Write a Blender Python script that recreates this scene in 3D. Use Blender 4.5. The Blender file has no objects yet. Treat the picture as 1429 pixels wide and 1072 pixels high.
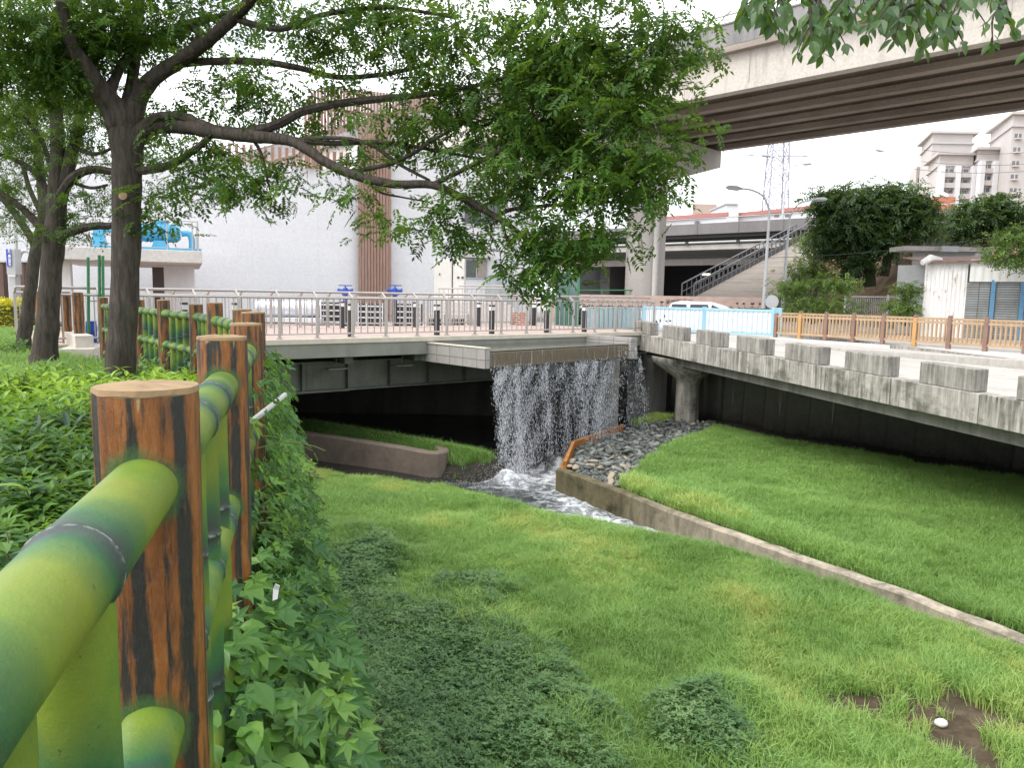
import bpy, math, random
import numpy as np
from mathutils import Vector, Matrix, Euler
random.seed(7); RNG=np.random.default_rng(11)
R=math.radians
SC=bpy.context.scene; COL=SC.collection
# ---------------- camera, sky, sun, exposure ----------------
ZC=1.4; FPX=1059.0; PITCH=R(6.65); ROLL=R(1.03)
cd=bpy.data.cameras.new('camera'); cam=bpy.data.objects.new('camera',cd); COL.objects.link(cam)
cd.sensor_fit='HORIZONTAL'; cd.sensor_width=36; cd.lens=36*FPX/1429; cd.clip_start=0.05; cd.clip_end=3000
CR=Matrix.Rotation(math.pi/2-PITCH,3,'X')@Matrix.Rotation(ROLL,3,'Z')
cam.matrix_world=Matrix.Translation((0,0,ZC))@CR.to_4x4(); SC.camera=cam
SUN_EL,SUN_AZ=R(50),R(246)     # azimuth clockwise from +Y (view direction)
w=bpy.data.worlds.new('World'); SC.world=w; w.use_nodes=True
nt=w.node_tree; N=nt.nodes; L=nt.links; N.clear()
out=N.new('ShaderNodeOutputWorld'); bg=N.new('ShaderNodeBackground'); sky=N.new('ShaderNodeTexSky')
sky.sky_type='NISHITA'; sky.sun_disc=False; sky.sun_elevation=SUN_EL; sky.sun_rotation=SUN_AZ; sky.air_density=1.2; sky.dust_density=3
tc=N.new('ShaderNodeTexCoord'); mp=N.new('ShaderNodeMapping'); mp.inputs['Scale'].default_value=(1,1,2.5)
no=N.new('ShaderNodeTexNoise'); no.inputs['Scale'].default_value=2.2; no.inputs['Detail'].default_value=6
rp=N.new('ShaderNodeValToRGB'); rp.color_ramp.elements[0].position=.34; rp.color_ramp.elements[0].color=(.45,.45,.45,1)
rp.color_ramp.elements[1].position=.56; rp.color_ramp.elements[1].color=(1,1,1,1)
mx=N.new('ShaderNodeMixRGB'); mx.inputs[2].default_value=(12.6,12.9,13.4,1)
L.new(tc.outputs['Generated'],mp.inputs[0]); L.new(mp.outputs[0],no.inputs['Vector']); L.new(no.outputs['Fac'],rp.inputs[0])
L.new(rp.outputs[0],mx.inputs[0]); L.new(sky.outputs[0],mx.inputs[1]); L.new(mx.outputs[0],bg.inputs[0])
bg.inputs[1].default_value=.10; L.new(bg.outputs[0],out.inputs[0])
sd=bpy.data.lights.new('sun','SUN'); so=bpy.data.objects.new('sun',sd); COL.objects.link(so)
sd.energy=1.8; sd.angle=R(40); sd.color=(1,.965,.9)
sv=Vector((math.sin(SUN_AZ)*math.cos(SUN_EL),math.cos(SUN_AZ)*math.cos(SUN_EL),math.sin(SUN_EL)))
so.rotation_euler=(-sv).to_track_quat('-Z','Y').to_euler(); so.location=sv*60
SC.view_settings.view_transform='Standard'; SC.view_settings.look='None'; SC.view_settings.gamma=1; SC.view_settings.exposure=0.95
SC.cycles.max_bounces=8; SC.cycles.transparent_max_bounces=16
# ---------------- survey helpers: photo pixel -> world ----------------
def ray(x,y):
    return CR@Vector(((x-714.5)/FPX,-(y-536)/FPX,-1))
def at(x,y,Y):
    d=ray(x,y); return Vector((0,0,ZC))+d*(Y/d.y)
def onz(x,y,z):
    d=ray(x,y); return Vector((0,0,ZC))+d*((z-ZC)/d.z)
def xat(x,y,Y): return at(x,y,Y).x
def V(*a): return Vector(a)
# ---------------- mesh builder ----------------
class MB:
    def __init__(s): s.v=[]; s.f=[]; s.a=[]
    def add(s,vs,fs):
        n=len(s.v); s.v+= [tuple(p) for p in vs]; s.f+=[tuple(i+n for i in f) for f in fs]; return n
    def hexa(s,b,t):   # 4 bottom, 4 top (ccw from above)
        s.add(list(b)+list(t),[(3,2,1,0),(4,5,6,7),(0,1,5,4),(1,2,6,5),(2,3,7,6),(3,0,4,7)]); return s
    def box(s,c,sz,rz=0.0):
        c=Vector(c); x,y,z=[q/2 for q in sz]; m=Matrix.Rotation(rz,3,'Z')
        P=[c+m@Vector(p) for p in ((-x,-y,-z),(x,-y,-z),(x,y,-z),(-x,y,-z),(-x,-y,z),(x,-y,z),(x,y,z),(-x,y,z))]
        return s.hexa(P[:4],P[4:])
    def bar(s,p,q,w,h,up=(0,0,1)):  # box beam from p to q, w across, h along 'up'
        p=Vector(p); q=Vector(q); d=(q-p).normalized(); u=Vector(up)
        if abs(d.dot(u))>.99: u=Vector((0,1,0))
        r=d.cross(u).normalized()*(w/2); u=r.cross(d).normalized()*(h/2)
        return s.hexa([p-r-u,p+r-u,q+r-u,q-r-u],[p-r+u,p+r+u,q+r+u,q-r+u])
    def prism(s,poly,z0,z1):
        n=len(poly); z0=[z0]*n if not hasattr(z0,'__len__') else z0; z1=[z1]*n if not hasattr(z1,'__len__') else z1
        s.add([(p[0],p[1],z) for p,z in zip(poly,z0)]+[(p[0],p[1],z) for p,z in zip(poly,z1)],
          [tuple(range(n-1,-1,-1)),tuple(range(n,2*n))]+[(i,(i+1)%n,(i+1)%n+n,i+n) for i in range(n)]); return s
    def tube(s,path,rad,n=8,caps=True):
        P=[Vector(p) for p in path]; m=len(P)
        if not hasattr(rad,'__len__'): rad=[rad]*m
        u=None; base=len(s.v); vs=[]
        for i,p in enumerate(P):
            d=(P[min(i+1,m-1)]-P[max(i-1,0)]).normalized()
            if u is None:
                u=Vector((0,0,1)) if abs(d.z)<.9 else Vector((1,0,0))
            u=(u-d*u.dot(d)).normalized(); v=d.cross(u)
            for k in range(n):
                a=2*math.pi*k/n; vs.append(p+(u*math.cos(a)+v*math.sin(a))*rad[i])
        fs=[(i*n+k,i*n+(k+1)%n,(i+1)*n+(k+1)%n,(i+1)*n+k) for i in range(m-1) for k in range(n)]
        if caps: fs+=[tuple(range(n-1,-1,-1)),tuple((m-1)*n+k for k in range(n))]
        s.add(vs,fs); return s
    def lathe(s,prof,c=(0,0,0),n=16):  # (r,z) list
        c=Vector(c); vs=[]; m=len(prof)
        for r,z in prof:
            for k in range(n):
                a=2*math.pi*k/n; vs.append(c+Vector((r*math.cos(a),r*math.sin(a),z)))
        fs=[(i*n+k,i*n+(k+1)%n,(i+1)*n+(k+1)%n,(i+1)*n+k) for i in range(m-1) for k in range(n)]
        fs+=[tuple(range(n-1,-1,-1)),tuple((m-1)*n+k for k in range(n))]
        s.add(vs,fs); return s
    def ball(s,c,r,n=10,m=6):
        rx,ry,rz=r if hasattr(r,'__len__') else (r,r,r); c=Vector(c)
        vs=[c+Vector((rx*math.sin(math.pi*i/m)*math.cos(2*math.pi*k/n),ry*math.sin(math.pi*i/m)*math.sin(2*math.pi*k/n),rz*math.cos(math.pi*i/m))) for i in range(m+1) for k in range(n)]
        s.add(vs,[(i*n+k,(i+1)*n+k,(i+1)*n+(k+1)%n,i*n+(k+1)%n) for i in range(m) for k in range(n)]); return s
    def build(s,name,mat,parent=None,smooth=False,bevel=0):
        me=bpy.data.meshes.new(name); me.from_pydata(s.v,[],s.f); me.update()
        return link(name,me,mat,parent,smooth,bevel)
def link(name,me,mat,parent=None,smooth=False,bevel=0):
    for m in (mat if isinstance(mat,(list,tuple)) else [mat]): me.materials.append(m)
    if smooth:
        me.polygons.foreach_set('use_smooth',[True]*len(me.polygons))
        try: me.set_sharp_from_angle(angle=R(40))
        except Exception: pass
    o=bpy.data.objects.new(name,me); COL.objects.link(o)
    if parent is not None: attach(o,parent)
    if bevel:
        b=o.modifiers.new('bevel','BEVEL'); b.width=bevel; b.segments=2; b.limit_method='ANGLE'
    return o
def attach(o,p):
    o.parent=p
    m=Matrix.Identity(4); q=p
    while q: m=m@Matrix.Identity(4); q=q.parent
    o.matrix_parent_inverse=wmat(p).inverted()
def wmat(o):
    m=Matrix.LocRotScale(o.location,o.rotation_euler,o.scale)
    return (wmat(o.parent)@o.matrix_parent_inverse@m) if o.parent else m
def tag(o,label,cat,group=None,kind=None):
    o['label']=label; o['category']=cat
    if group: o['group']=group
    if kind: o['kind']=kind
    return o
def thing(name,label,cat,loc=(0,0,0),rz=0,group=None):
    o=bpy.data.objects.new(name,None); COL.objects.link(o); o.location=loc; o.rotation_euler=(0,0,rz); o.empty_display_size=.2
    return tag(o,label,cat,group)
def struct(o,label=None,cat=None,kind='structure'):
    o['kind']=kind
    if label: o['label']=label; o['category']=cat
    return o
def dup(root,loc,rz,label=None,scale=1):
    def cp(o,par):
        c=o.copy(); COL.objects.link(c)
        if par is not None: c.parent=par
        for ch in list(o.children): cp(ch,c)
        return c
    r=cp(root,None); r.location=loc; r.rotation_euler=(0,0,rz); r.scale=(scale,)*3
    if label: r['label']=label
    return r
def npmesh(name,v,faces,mat,parent=None,attrs=None,smooth=False):
    """v (n,3), faces (m,k) int arrays -> one mesh quickly"""
    me=bpy.data.meshes.new(name); v=np.asarray(v,np.float32); f=np.asarray(faces,np.int32); m,k=f.shape
    me.vertices.add(len(v)); me.vertices.foreach_set('co',v.ravel())
    me.loops.add(m*k); me.loops.foreach_set('vertex_index',f.ravel())
    me.polygons.add(m); me.polygons.foreach_set('loop_start',np.arange(0,m*k,k,dtype=np.int32))
    me.update(calc_edges=True)
    for nm,arr in (attrs or {}).items():
        arr=np.asarray(arr,np.float32); a=me.attributes.new(nm,'FLOAT','POINT'); a.data.foreach_set('value',arr.ravel())
    me.validate()
    return link(name,me,mat,parent,smooth)
def spline(pts,k=6):
    P=[Vector(p) for p in pts]; o=[]
    for i in range(len(P)-1):
        a,b,c,d=P[max(i-1,0)],P[i],P[i+1],P[min(i+2,len(P)-1)]
        for j in range(k):
            t=j/k; o.append(.5*((2*b)+(c-a)*t+(2*a-5*b+4*c-d)*t*t+(3*b-a-3*c+d)*t**3))
    return o+[P[-1]]
def lerpl(a,b,n): return [a+(b-a)*i/(n-1) for i in range(n)]
# ---------------- materials ----------------
class G:
    def __init__(s,name):
        s.m=bpy.data.materials.new(name); s.m.use_nodes=True; s.t=s.m.node_tree; s.n=s.t.nodes; s.l=s.t.links; s.n.clear()
        s.out=s.n.new('ShaderNodeOutputMaterial'); s.c=None
    def nd(s,ty,ins=None,**kw):
        x=s.n.new('ShaderNode'+ty)
        for k,v in kw.items(): setattr(x,k,v)
        for k,v in (ins or {}).items():
            if hasattr(v,'is_linked') or hasattr(v,'links'): s.l.new(v,x.inputs[k])
            else:
                try: x.inputs[k].default_value=v
                except Exception: x.inputs[k].default_value=tuple(v)+(1,)
        return x
    def co(s,scale=(1,1,1),rand=True):
        if s.c is None:
            c=s.nd('TexCoord').outputs['Object']
            if rand:
                oi=s.nd('ObjectInfo').outputs['Random']
                mu=s.nd('Math',{0:oi,1:37.0},operation='MULTIPLY').outputs[0]
                c=s.nd('VectorMath',{0:c,1:mu},operation='ADD').outputs[0]
            s.c=c
        if scale==(1,1,1): return s.c
        return s.nd('VectorMath',{0:s.c,1:scale},operation='MULTIPLY').outputs[0]
    def noise(s,scale,st=(1,1,1),detail=5,rough=.55,dist=0):
        return s.nd('TexNoise',{'Vector':s.co(st),'Scale':scale,'Detail':detail,'Roughness':rough,'Distortion':dist}).outputs['Fac']
    def ramp(s,f,els,interp='LINEAR'):
        r=s.nd('ValToRGB',{0:f}); cr=r.color_ramp; cr.interpolation=interp
        while len(cr.elements)<len(els): cr.elements.new(.5)
        for e,(p,c) in zip(cr.elements,els):
            e.position=p; e.color=(tuple(c)+(1,)) if hasattr(c,'__len__') else (c,c,c,1)
        return r.outputs[0]
    def mix(s,f,a,b,bt='MIX'):
        x=s.nd('MixRGB',blend_type=bt)
        for i,v in ((0,f),(1,a),(2,b)):
            if hasattr(v,'is_linked'): s.l.new(v,x.inputs[i])
            elif i==0: x.inputs[0].default_value=v
            else: x.inputs[i].default_value=tuple(v)+(1,)
        return x.outputs[0]
    def math(s,op,a,b=0.0,clamp=False): return s.nd('Math',{0:a,1:b},operation=op,use_clamp=clamp).outputs[0]
    def bump(s,h,strength=.3,dist=.02): return s.nd('Bump',{'Height':h,'Strength':strength,'Distance':dist}).outputs[0]
    def done(s,col,rough=.7,metal=0,spec=.3,normal=None,**kw):
        b=s.nd('BsdfPrincipled',{'Roughness':rough,'Metallic':metal,'Specular IOR Level':spec})
        if hasattr(col,'is_linked'): s.l.new(col,b.inputs['Base Color'])
        else: b.inputs['Base Color'].default_value=tuple(col)+(1,)
        if normal is not None: s.l.new(normal,b.inputs['Normal'])
        for k,v in kw.items(): b.inputs[k].default_value=v
        s.l.new(b.outputs[0],s.out.inputs[0]); s.bsdf=b; return s.m
def plain(name,c,rough=.6,metal=0,var=.12,scale=6,spec=.35,bump=.05,st=(1,1,1),grime=0):
    g=G(name); n=g.noise(scale,st); a=tuple(max(0,q*(1-var)) for q in c); b=tuple(min(1,q*(1+var)) for q in c)
    col=g.ramp(n,[(.3,a),(.7,b)])
    if grime:
        n3=g.noise(1.3,(3,3,.7),8,.7); col=g.mix(g.ramp(n3,[(.5,0.),(.72,grime)]),col,(.09,.08,.065))
    n2=g.noise(scale*7)
    return g.done(col,rough,metal,spec,g.bump(n2,bump))
def concrete(name,c,dark,amt=.8,streak=(5,5,.5),sscale=1.0,blotch=1.2,bump=.25,rough=.85,moss=None,th=(.42,.68),joints=None):
    g=G(name)
    base=g.ramp(g.noise(9,detail=8,rough=.65),[(.3,tuple(q*.86 for q in c)),(.7,tuple(min(1,q*1.12) for q in c))])
    s1=g.noise(sscale,streak,8,.68,.3); s2=g.noise(blotch,(1,1,1),6,.6)
    f=g.math('MULTIPLY',g.ramp(s1,[(th[0],0.),(th[1],1.)]),g.ramp(s2,[(.3,.35),(.7,1.)]))
    f=g.math('MULTIPLY',f,amt); col=g.mix(f,base,dark)
    if moss:
        f2=g.ramp(g.noise(.9,(1,1,1.6),8,.7),[(.52,0.),(.66,moss[1])]); col=g.mix(f2,col,moss[0])
    h=g.noise(24,detail=8,rough=.7)
    return g.done(col,rough,0,.2,g.bump(h,bump,.015))
def leafmat(name,c1,c2,c3=None,trans=.35,rough=.45,attr='tint',inst=False,spec=.35):
    g=G(name)
    a=g.nd('Attribute',attribute_name=attr,attribute_type='INSTANCER' if inst else 'GEOMETRY').outputs['Fac']
    els=[(0,c1),(.55,c2)]+([(1,c3)] if c3 else [])
    col=g.ramp(a,els)
    b=g.nd('BsdfPrincipled',{'Base Color':col,'Roughness':rough,'Specular IOR Level':spec})
    tcol=g.mix(.5,col,(.35,.5,.05),'MIX'); tcol=g.mix(1.0,tcol,(1.0,1.0,.8),'MULTIPLY')
    t=g.nd('BsdfTranslucent',{'Color':g.mix(.6,col,tcol)})
    m=g.nd('MixShader',{0:trans}); g.l.new(b.outputs[0],m.inputs[1]); g.l.new(t.outputs[0],m.inputs[2])
    g.l.new(m.outputs[0],g.out.inputs[0]); return g.m
# ---------------- terrain ----------------
FY=[-12,-1,0,1.33,2.74,4.2,5.7,7,8.6,9.5,11.2,12.5,14.5,16,18.5,24,60]
FX=[2.6,-.05,-.285,-.645,-1.05,-1.48,-1.95,-2.49,-3.35,-4.0,-5.2,-6.1,-7.9,-9.3,-11,-12,-12]
EP=[(-12,22.5),(-5.2,19.3),(-2.66,18.2),(-1.24,17.45),(-.23,16.6),(1.2,15.3),(2.3,14.4),(3.3,13.45),(4.45,12.5),(6.55,9.4),(9.65,4.2),(14.5,-4)]     # edge of the near grass
WA=V(1.33,18.5,0); WB=V(6.55,9.7,0); WD=(WB-WA).normalized(); WE=WB+WD*9
SP=[(WE.x,WE.y),(6.55,9.7),(1.33,18.5),(1.73,21.3),(3.55,24.1),(6.2,30)]                                       # left edge of the far lawn
BK=[(22,8.5),(18.2,13.5),(13.3,19.7),(6.5,28.2),(6.2,30)]                                                     # foot of the back wall
RIDGE=[(-.7,19.6),(-2.3,20.9),(-6,23.6),(-10,26.5)]
def segd(X,Y,P,Q):
    px,py=P; qx,qy=Q; dx,dy=qx-px,qy-py; l2=dx*dx+dy*dy
    t=np.clip(((X-px)*dx+(Y-py)*dy)/l2,0,1); ex=X-px-t*dx; ey=Y-py-t*dy
    return np.hypot(ex,ey),np.sign(dx*(Y-py)-dy*(X-px))
def sdist(X,Y,P):
    """signed distance to a polyline, positive left of its direction"""
    best=None
    for a,b in zip(P[:-1],P[1:]):
        d,s=segd(X,Y,a,b)
        if best is None: best,sg=d,s
        else:
            m=d<best-1e-9; best=np.where(m,d,best); sg=np.where(m,s,sg)
    return best*sg
def hsh(i,j,k): return np.modf(np.abs(np.sin(i*127.1+j*311.7+k*74.7)*43758.5453))[0]
def vn(X,Y,s,k=0):
    x=X/s+100; y=Y/s+100; i=np.floor(x); j=np.floor(y); u=x-i; v=y-j; u=u*u*(3-2*u); v=v*v*(3-2*v)
    return (hsh(i,j,k)*(1-u)+hsh(i+1,j,k)*u)*(1-v)+(hsh(i,j+1,k)*(1-u)+hsh(i+1,j+1,k)*u)*v
def fbm(X,Y,s,k=0): return (vn(X,Y,s,k)+.5*vn(X,Y,s/2,k+1)+.25*vn(X,Y,s/4,k+2))/1.75
def fsd(X,Y):
    sl=np.interp(Y,[-2,6,9,16],[.31,.36,.7,.8]); return (X-np.interp(Y,FY,FX))/np.sqrt(1+sl*sl)
ZUP=-.06
def clover(X,Y):   # 0..1 weight of the dark ground cover patches
    a=1.1-np.hypot((X+1.0)/2.0,(Y-7.6)/3.3); b=.75-np.hypot((X+2.4)/1.3,(Y-10.5)/3.6); c=1-np.hypot((X-2.1)/.62,(Y-7.35)/.75)
    n=(fbm(X,Y,.9,5)-.5)*.9+(fbm(X,Y,.3,15)-.5)*.5
    return np.clip((np.maximum(np.maximum(a,b),c*.8)+n)*1.9+.1,0,1)
def height(X,Y):
    d=fsd(X,Y)
    bank=np.interp(d,[-.3,.1,.2,.38,.62,.95,1.6,2.6],[0,0,-.10,-.5,-1.5,-2.5,-2.92,-3.02])
    floor=-3.02+(fbm(X,Y,2.6,1)-.5)*.34+(fbm(X,Y,.7,9)-.5)*.10+clover(X,Y)*.24+.10*np.clip((X-2)/3,0,1)
    near=np.where(d<3,bank+np.clip(d/3,0,1)*(floor+3.02),floor)
    se=-sdist(X,Y,EP)                       # >0 on the near side
    k=np.interp(se,[-.35,-.02,.35],[0,.45,1]); h=-3.8*(1-k)+near*k
    h=np.where(d<.6,bank,h)
    ss=sdist(X,Y,SP); sb=-sdist(X,Y,BK)
    slab=-2.9+(fbm(X,Y,2.2,3)-.5)*.25+np.clip(ss-1,0,5)*.03
    far=(ss<0.02)
    h=np.where((ss<-.1)&(se<0),np.where(sb<0,slab,h),h)
    rd=np.min([segd(X,Y,a,b)[0] for a,b in zip(RIDGE[:-1],RIDGE[1:])],axis=0)
    rz=np.interp(rd,[0,.5,1.1],[-2.85,-3.0,-3.9]); h=np.where((se<0)&(ss>0)&(d>.6),np.maximum(h,rz),h)
    h=np.where((sb>0)&(Y<60),ZUP,h)
    h=np.where((Y>33.5),np.where(d<-.5,h,ZUP),h)
    left=(fbm(X,Y,1.5,6)-.5)*.12*np.clip((-d-.25)*2,0,1)
    h=np.where(d<.1,left,h)
    h=np.where(Y>22.5,np.where(d<.1,ZUP*np.clip((Y-22.5)/3,0,1),h),h)
    dep=np.clip((Y-35)/.4,0,1)*np.clip((38.3-Y)/.3,0,1)*np.clip((X-2)/.4,0,1)*np.clip((14.6-X)/.6,0,1); h=h-dep*.58
    # hillside behind the shed
    hx=np.clip((X-21.5)/5,0,1)*np.clip((60-X)/10,0,1)*np.clip((Y-40.5)/8,0,1)*np.clip((95-Y)/20,0,1)
    h=h+hx*hx*(3-2*hx)*(5.0+np.clip(X-22,0,30)*.03+(fbm(X,Y,3,2)-.5)*1.3)
    return h
PEBP=[tuple(onz(x,y,-2.88)[:2]) for x,y in ((776,668),(800,676),(845,690),(868,682),(885,655),(925,628),(985,606),(1000,592),(960,584),(880,596),(796,624))]
def inpoly(X,Y,P):
    c=np.zeros(np.shape(X),bool); n=len(P)
    for i in range(n):
        x0,y0=P[i]; x1,y1=P[(i+1)%n]; c^=((y0>Y)!=(y1>Y))&(X<(x1-x0)*(Y-y0)/(y1-y0+1e-9)+x0)
    return c
def axis(fine0,fine1,st,coarse):
    a=list(np.arange(fine0,fine1+1e-6,st)); lo=[];hi=[]
    g=st; x=fine0
    while x>-coarse: g=min(g*1.25,60); x-=g; lo.append(x)
    g=st; x=fine1
    while x<coarse: g=min(g*1.25,60); x+=g; hi.append(x)
    return np.array(lo[::-1]+a+hi)
gx=axis(-9,15,.13,900); gy=axis(0,27,.13,900)
GX,GY=np.meshgrid(gx,gy); GZ=height(GX,GY)
nx,ny=len(gx),len(gy); gi=np.arange(nx*ny).reshape(ny,nx)
gf=np.stack([gi[:-1,:-1],gi[:-1,1:],gi[1:,1:],gi[1:,:-1]],-1).reshape(-1,4)
def ground_material():
    g=G('ground_soil')
    grass=g.ramp(g.noise(3,detail=8),[(.3,(.02,.035,.008)),(.7,(.05,.075,.018))])
    soil=g.ramp(g.noise(6,detail=10,rough=.7),[(.25,(.035,.026,.018)),(.5,(.075,.056,.036)),(.75,(.14,.11,.075))])
    pave=g.ramp(g.noise(4,detail=10,rough=.7),[(.3,(.33,.31,.29)),(.7,(.46,.44,.41))])
    mud=g.ramp(g.noise(5,detail=10,rough=.7),[(.3,(.012,.011,.009)),(.75,(.05,.045,.036))])  # creek mud, its colour darkened further for the shade under the footbridge
    A=lambda n:g.nd('Attribute',attribute_name=n).outputs['Fac']
    c=g.mix(A('soil'),grass,soil); c=g.mix(A('mud'),c,mud); c=g.mix(A('pave'),c,pave)
    tan=g.ramp(g.noise(1.6,detail=10,rough=.7),[(.3,(.10,.075,.05)),(.5,(.24,.165,.105)),(.7,(.36,.265,.18))]); c=g.mix(A('hill'),c,tan)
    return g.done(c,.95,0,.15,g.bump(g.noise(16,detail=10,rough=.7),.6,.03))
MG=ground_material()
gd=fsd(GX,GY); gse=-sdist(GX,GY,EP); gss=sdist(GX,GY,SP); gsb=-sdist(GX,GY,BK)
baresoil=np.clip((1-np.hypot((GX-4.45)/1.2,(GY-7.5)/.85)+(fbm(GX,GY,.5,21)-.5)*2.0)*4,0,1)
farsoil=((gsb<0)&(gsb>-1.6)).astype(float)
soilw=np.maximum(baresoil,np.clip((1.1-gd)*2,0,1)*.7)
hillw=np.clip((GX-20)/4,0,1)*np.clip((GY-39.5)/2,0,1); soilw=np.maximum(soilw,hillw)
mudw=np.clip(((gse<.1)&(gss>-.2)).astype(float)+farsoil+inpoly(GX,GY,PEBP),0,1)
pavew=np.where((GZ>-.5)&(gd>3.2)&(hillw<.3)|((GY>24)&(gd<.3)),1.,0.)
ground=npmesh('ground',np.stack([GX,GY,GZ],-1).reshape(-1,3),gf,MG,attrs={'hill':hillw,'soil':soilw,'mud':mudw,'pave':pavew},smooth=True)
struct(ground)
# ---------------- scattered ground vegetation ----------------
def pts_in(n,x0,x1,y0,y1):
    return RNG.uniform(x0,x1,n),RNG.uniform(y0,y1,n)
def in_view(X,Y,Z,m=420):
    D=np.stack([X,Y,Z-ZC],-1)@np.array(CR)      # to camera space
    px=714.5+FPX*D[:,0]/-D[:,2]; py=536-FPX*D[:,1]/-D[:,2]
    return (D[:,2]<-.2)&(px>-m)&(px<1429+m)&(py>-m)&(py<1072+m*2)
PROTO=bpy.data.collections.new('plant_sources')
def scatter(name,label,protos,P,rot,scale,tint,cat=None):
    """one stuff object: points carrying plant tufts"""
    me=bpy.data.meshes.new(name); n=len(P); me.vertices.add(n); me.vertices.foreach_set('co',np.asarray(P,np.float32).ravel())
    a=me.attributes.new('rot','FLOAT_VECTOR','POINT'); a.data.foreach_set('vector',np.asarray(rot,np.float32).ravel())
    for nm,arr in (('size',scale),('tint',tint)):
        a=me.attributes.new(nm,'FLOAT','POINT'); a.data.foreach_set('value',np.asarray(arr,np.float32))
    o=bpy.data.objects.new(name,me); COL.objects.link(o); o['kind']='stuff'
    if label: o['label']=label; o['category']=cat
    c=bpy.data.collections.new(name+'_source')
    for p in protos: c.objects.link(p)
    t=bpy.data.node_groups.new(name,'GeometryNodeTree')
    t.interface.new_socket('Geometry',in_out='INPUT',socket_type='NodeSocketGeometry'); t.interface.new_socket('Geometry',in_out='OUTPUT',socket_type='NodeSocketGeometry')
    gi_=t.nodes.new('NodeGroupInput'); go=t.nodes.new('NodeGroupOutput')
    ci=t.nodes.new('GeometryNodeCollectionInfo'); ci.inputs[0].default_value=c; ci.inputs['Separate Children'].default_value=True; ci.inputs['Reset Children'].default_value=True
    ip=t.nodes.new('GeometryNodeInstanceOnPoints'); ip.inputs['Pick Instance'].default_value=True
    def attr(nm,ty):
        x=t.nodes.new('GeometryNodeInputNamedAttribute'); x.data_type=ty; x.inputs[0].default_value=nm; return x.outputs[0]
    rv=t.nodes.new('FunctionNodeRandomValue'); rv.data_type='INT'; rv.inputs[4].default_value=0; rv.inputs[5].default_value=len(protos)-1
    t.links.new(gi_.outputs[0],ip.inputs['Points']); t.links.new(ci.outputs[0],ip.inputs['Instance']); t.links.new(rv.outputs[2],ip.inputs['Instance Index'])
    er=t.nodes.new('FunctionNodeEulerToRotation'); t.links.new(attr('rot','FLOAT_VECTOR'),er.inputs[0]); t.links.new(er.outputs[0],ip.inputs['Rotation'])
    t.links.new(attr('size','FLOAT'),ip.inputs['Scale']); t.links.new(ip.outputs[0],go.inputs[0])
    m=o.modifiers.new('scatter','NODES'); m.node_group=t
    return o
def proto(name,v,f,mat):
    me=bpy.data.meshes.new(name); me.from_pydata([tuple(p) for p in v],[],[tuple(q) for q in f]); me.materials.append(mat)
    return bpy.data.objects.new(name,me)
def tuft(nb,h,spread,wid,mat,lean=.5,name='grass_tuft'):
    v=[];f=[]
    for i in range(nb):
        a=random.uniform(0,6.283); r=spread*math.sqrt(random.random()); bx,by=r*math.cos(a),r*math.sin(a)
        b=random.uniform(0,6.283); hh=h*random.uniform(.45,1.1); ln=hh*lean*random.uniform(.2,1.3); w_=wid*random.uniform(.6,1.2)
        dx,dy=math.cos(b),math.sin(b); sx,sy=-dy*w_/2,dx*w_/2; n=len(v)
        z1=hh*.6; z2=hh*(1-.35*lean*random.random())
        v+=[(bx-sx,by-sy,-.02),(bx+sx,by+sy,-.02),(bx+dx*ln*.35+sx,by+dy*ln*.35+sy,z1),(bx+dx*ln*.35-sx,by+dy*ln*.35-sy,z1),(bx+dx*ln,by+dy*ln,z2)]
        f+=[(n,n+1,n+2,n+3),(n+3,n+2,n+4)]
    return proto(name,v,f,mat)
def leaf_at(v,f,p,d,up,L_,W_,fold=.25,kind='ovate',droop=.15):
    """a folded leaf blade from p along d"""
    d=Vector(d).normalized(); s=d.cross(Vector(up)); s=s.normalized() if s.length>1e-4 else Vector((1,0,0)); u=s.cross(d)
    n=len(v); p=Vector(p)
    if kind=='ovate': prof=[(0,.0),(.18,.62),(.42,1.0),(.72,.62),(1,0)]
    elif kind=='lance': prof=[(0,.0),(.3,.9),(.6,1.0),(1,0)]
    else: prof=[(0,0),(.45,1),(1,0)]
    mid=[]; lf=[]; rt=[]
    for t,wd in prof:
        c=p+d*(L_*t)-u*(droop*L_*t*t); mid.append(c)
        lf.append(c-s*(W_/2*wd)+u*(fold*W_/2*wd)); rt.append(c+s*(W_/2*wd)+u*(fold*W_/2*wd))
    m=len(prof); v+=mid+lf[1:-1]+rt[1:-1]
    for i in range(m-1):
        a,b=n+i,n+i+1
        for off in (m,m+m-2):
            la=n+off+i-1; lb=n+off+i
            if i==0: q=(a,b,lb)
            elif i==m-2: q=(a,b,la)
            else: q=(a,b,lb,la)
            f.append(q if off==m else q[::-1])
def lobed_leaf(v,f,p,d,up,S,droop=.2):
    """five-lobed leaf"""
    d=Vector(d).normalized(); s=d.cross(Vector(up)); s=s.normalized() if s.length>1e-4 else Vector((1,0,0)); u=s.cross(d); p=Vector(p)
    ang=[-2.3,-1.75,-1.2,-.85,-.5,-.27,0,.27,.5,.85,1.2,1.75,2.3]; rad=[.28,.62,.36,.9,.42,.62,1.05,.62,.42,.9,.36,.62,.28]
    n=len(v); v.append(p+d*.05*S)
    for a,r in zip(ang,rad):
        q=(d*math.cos(a)+s*math.sin(a))*(r*S*.62); v.append(p+d*(.12*S)+q-u*(droop*S*r*r*.5)+u*(abs(math.sin(a))*.12*S))
    f+= [(n,n+i+1,n+i+2) for i in range(len(ang)-1)]
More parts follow.
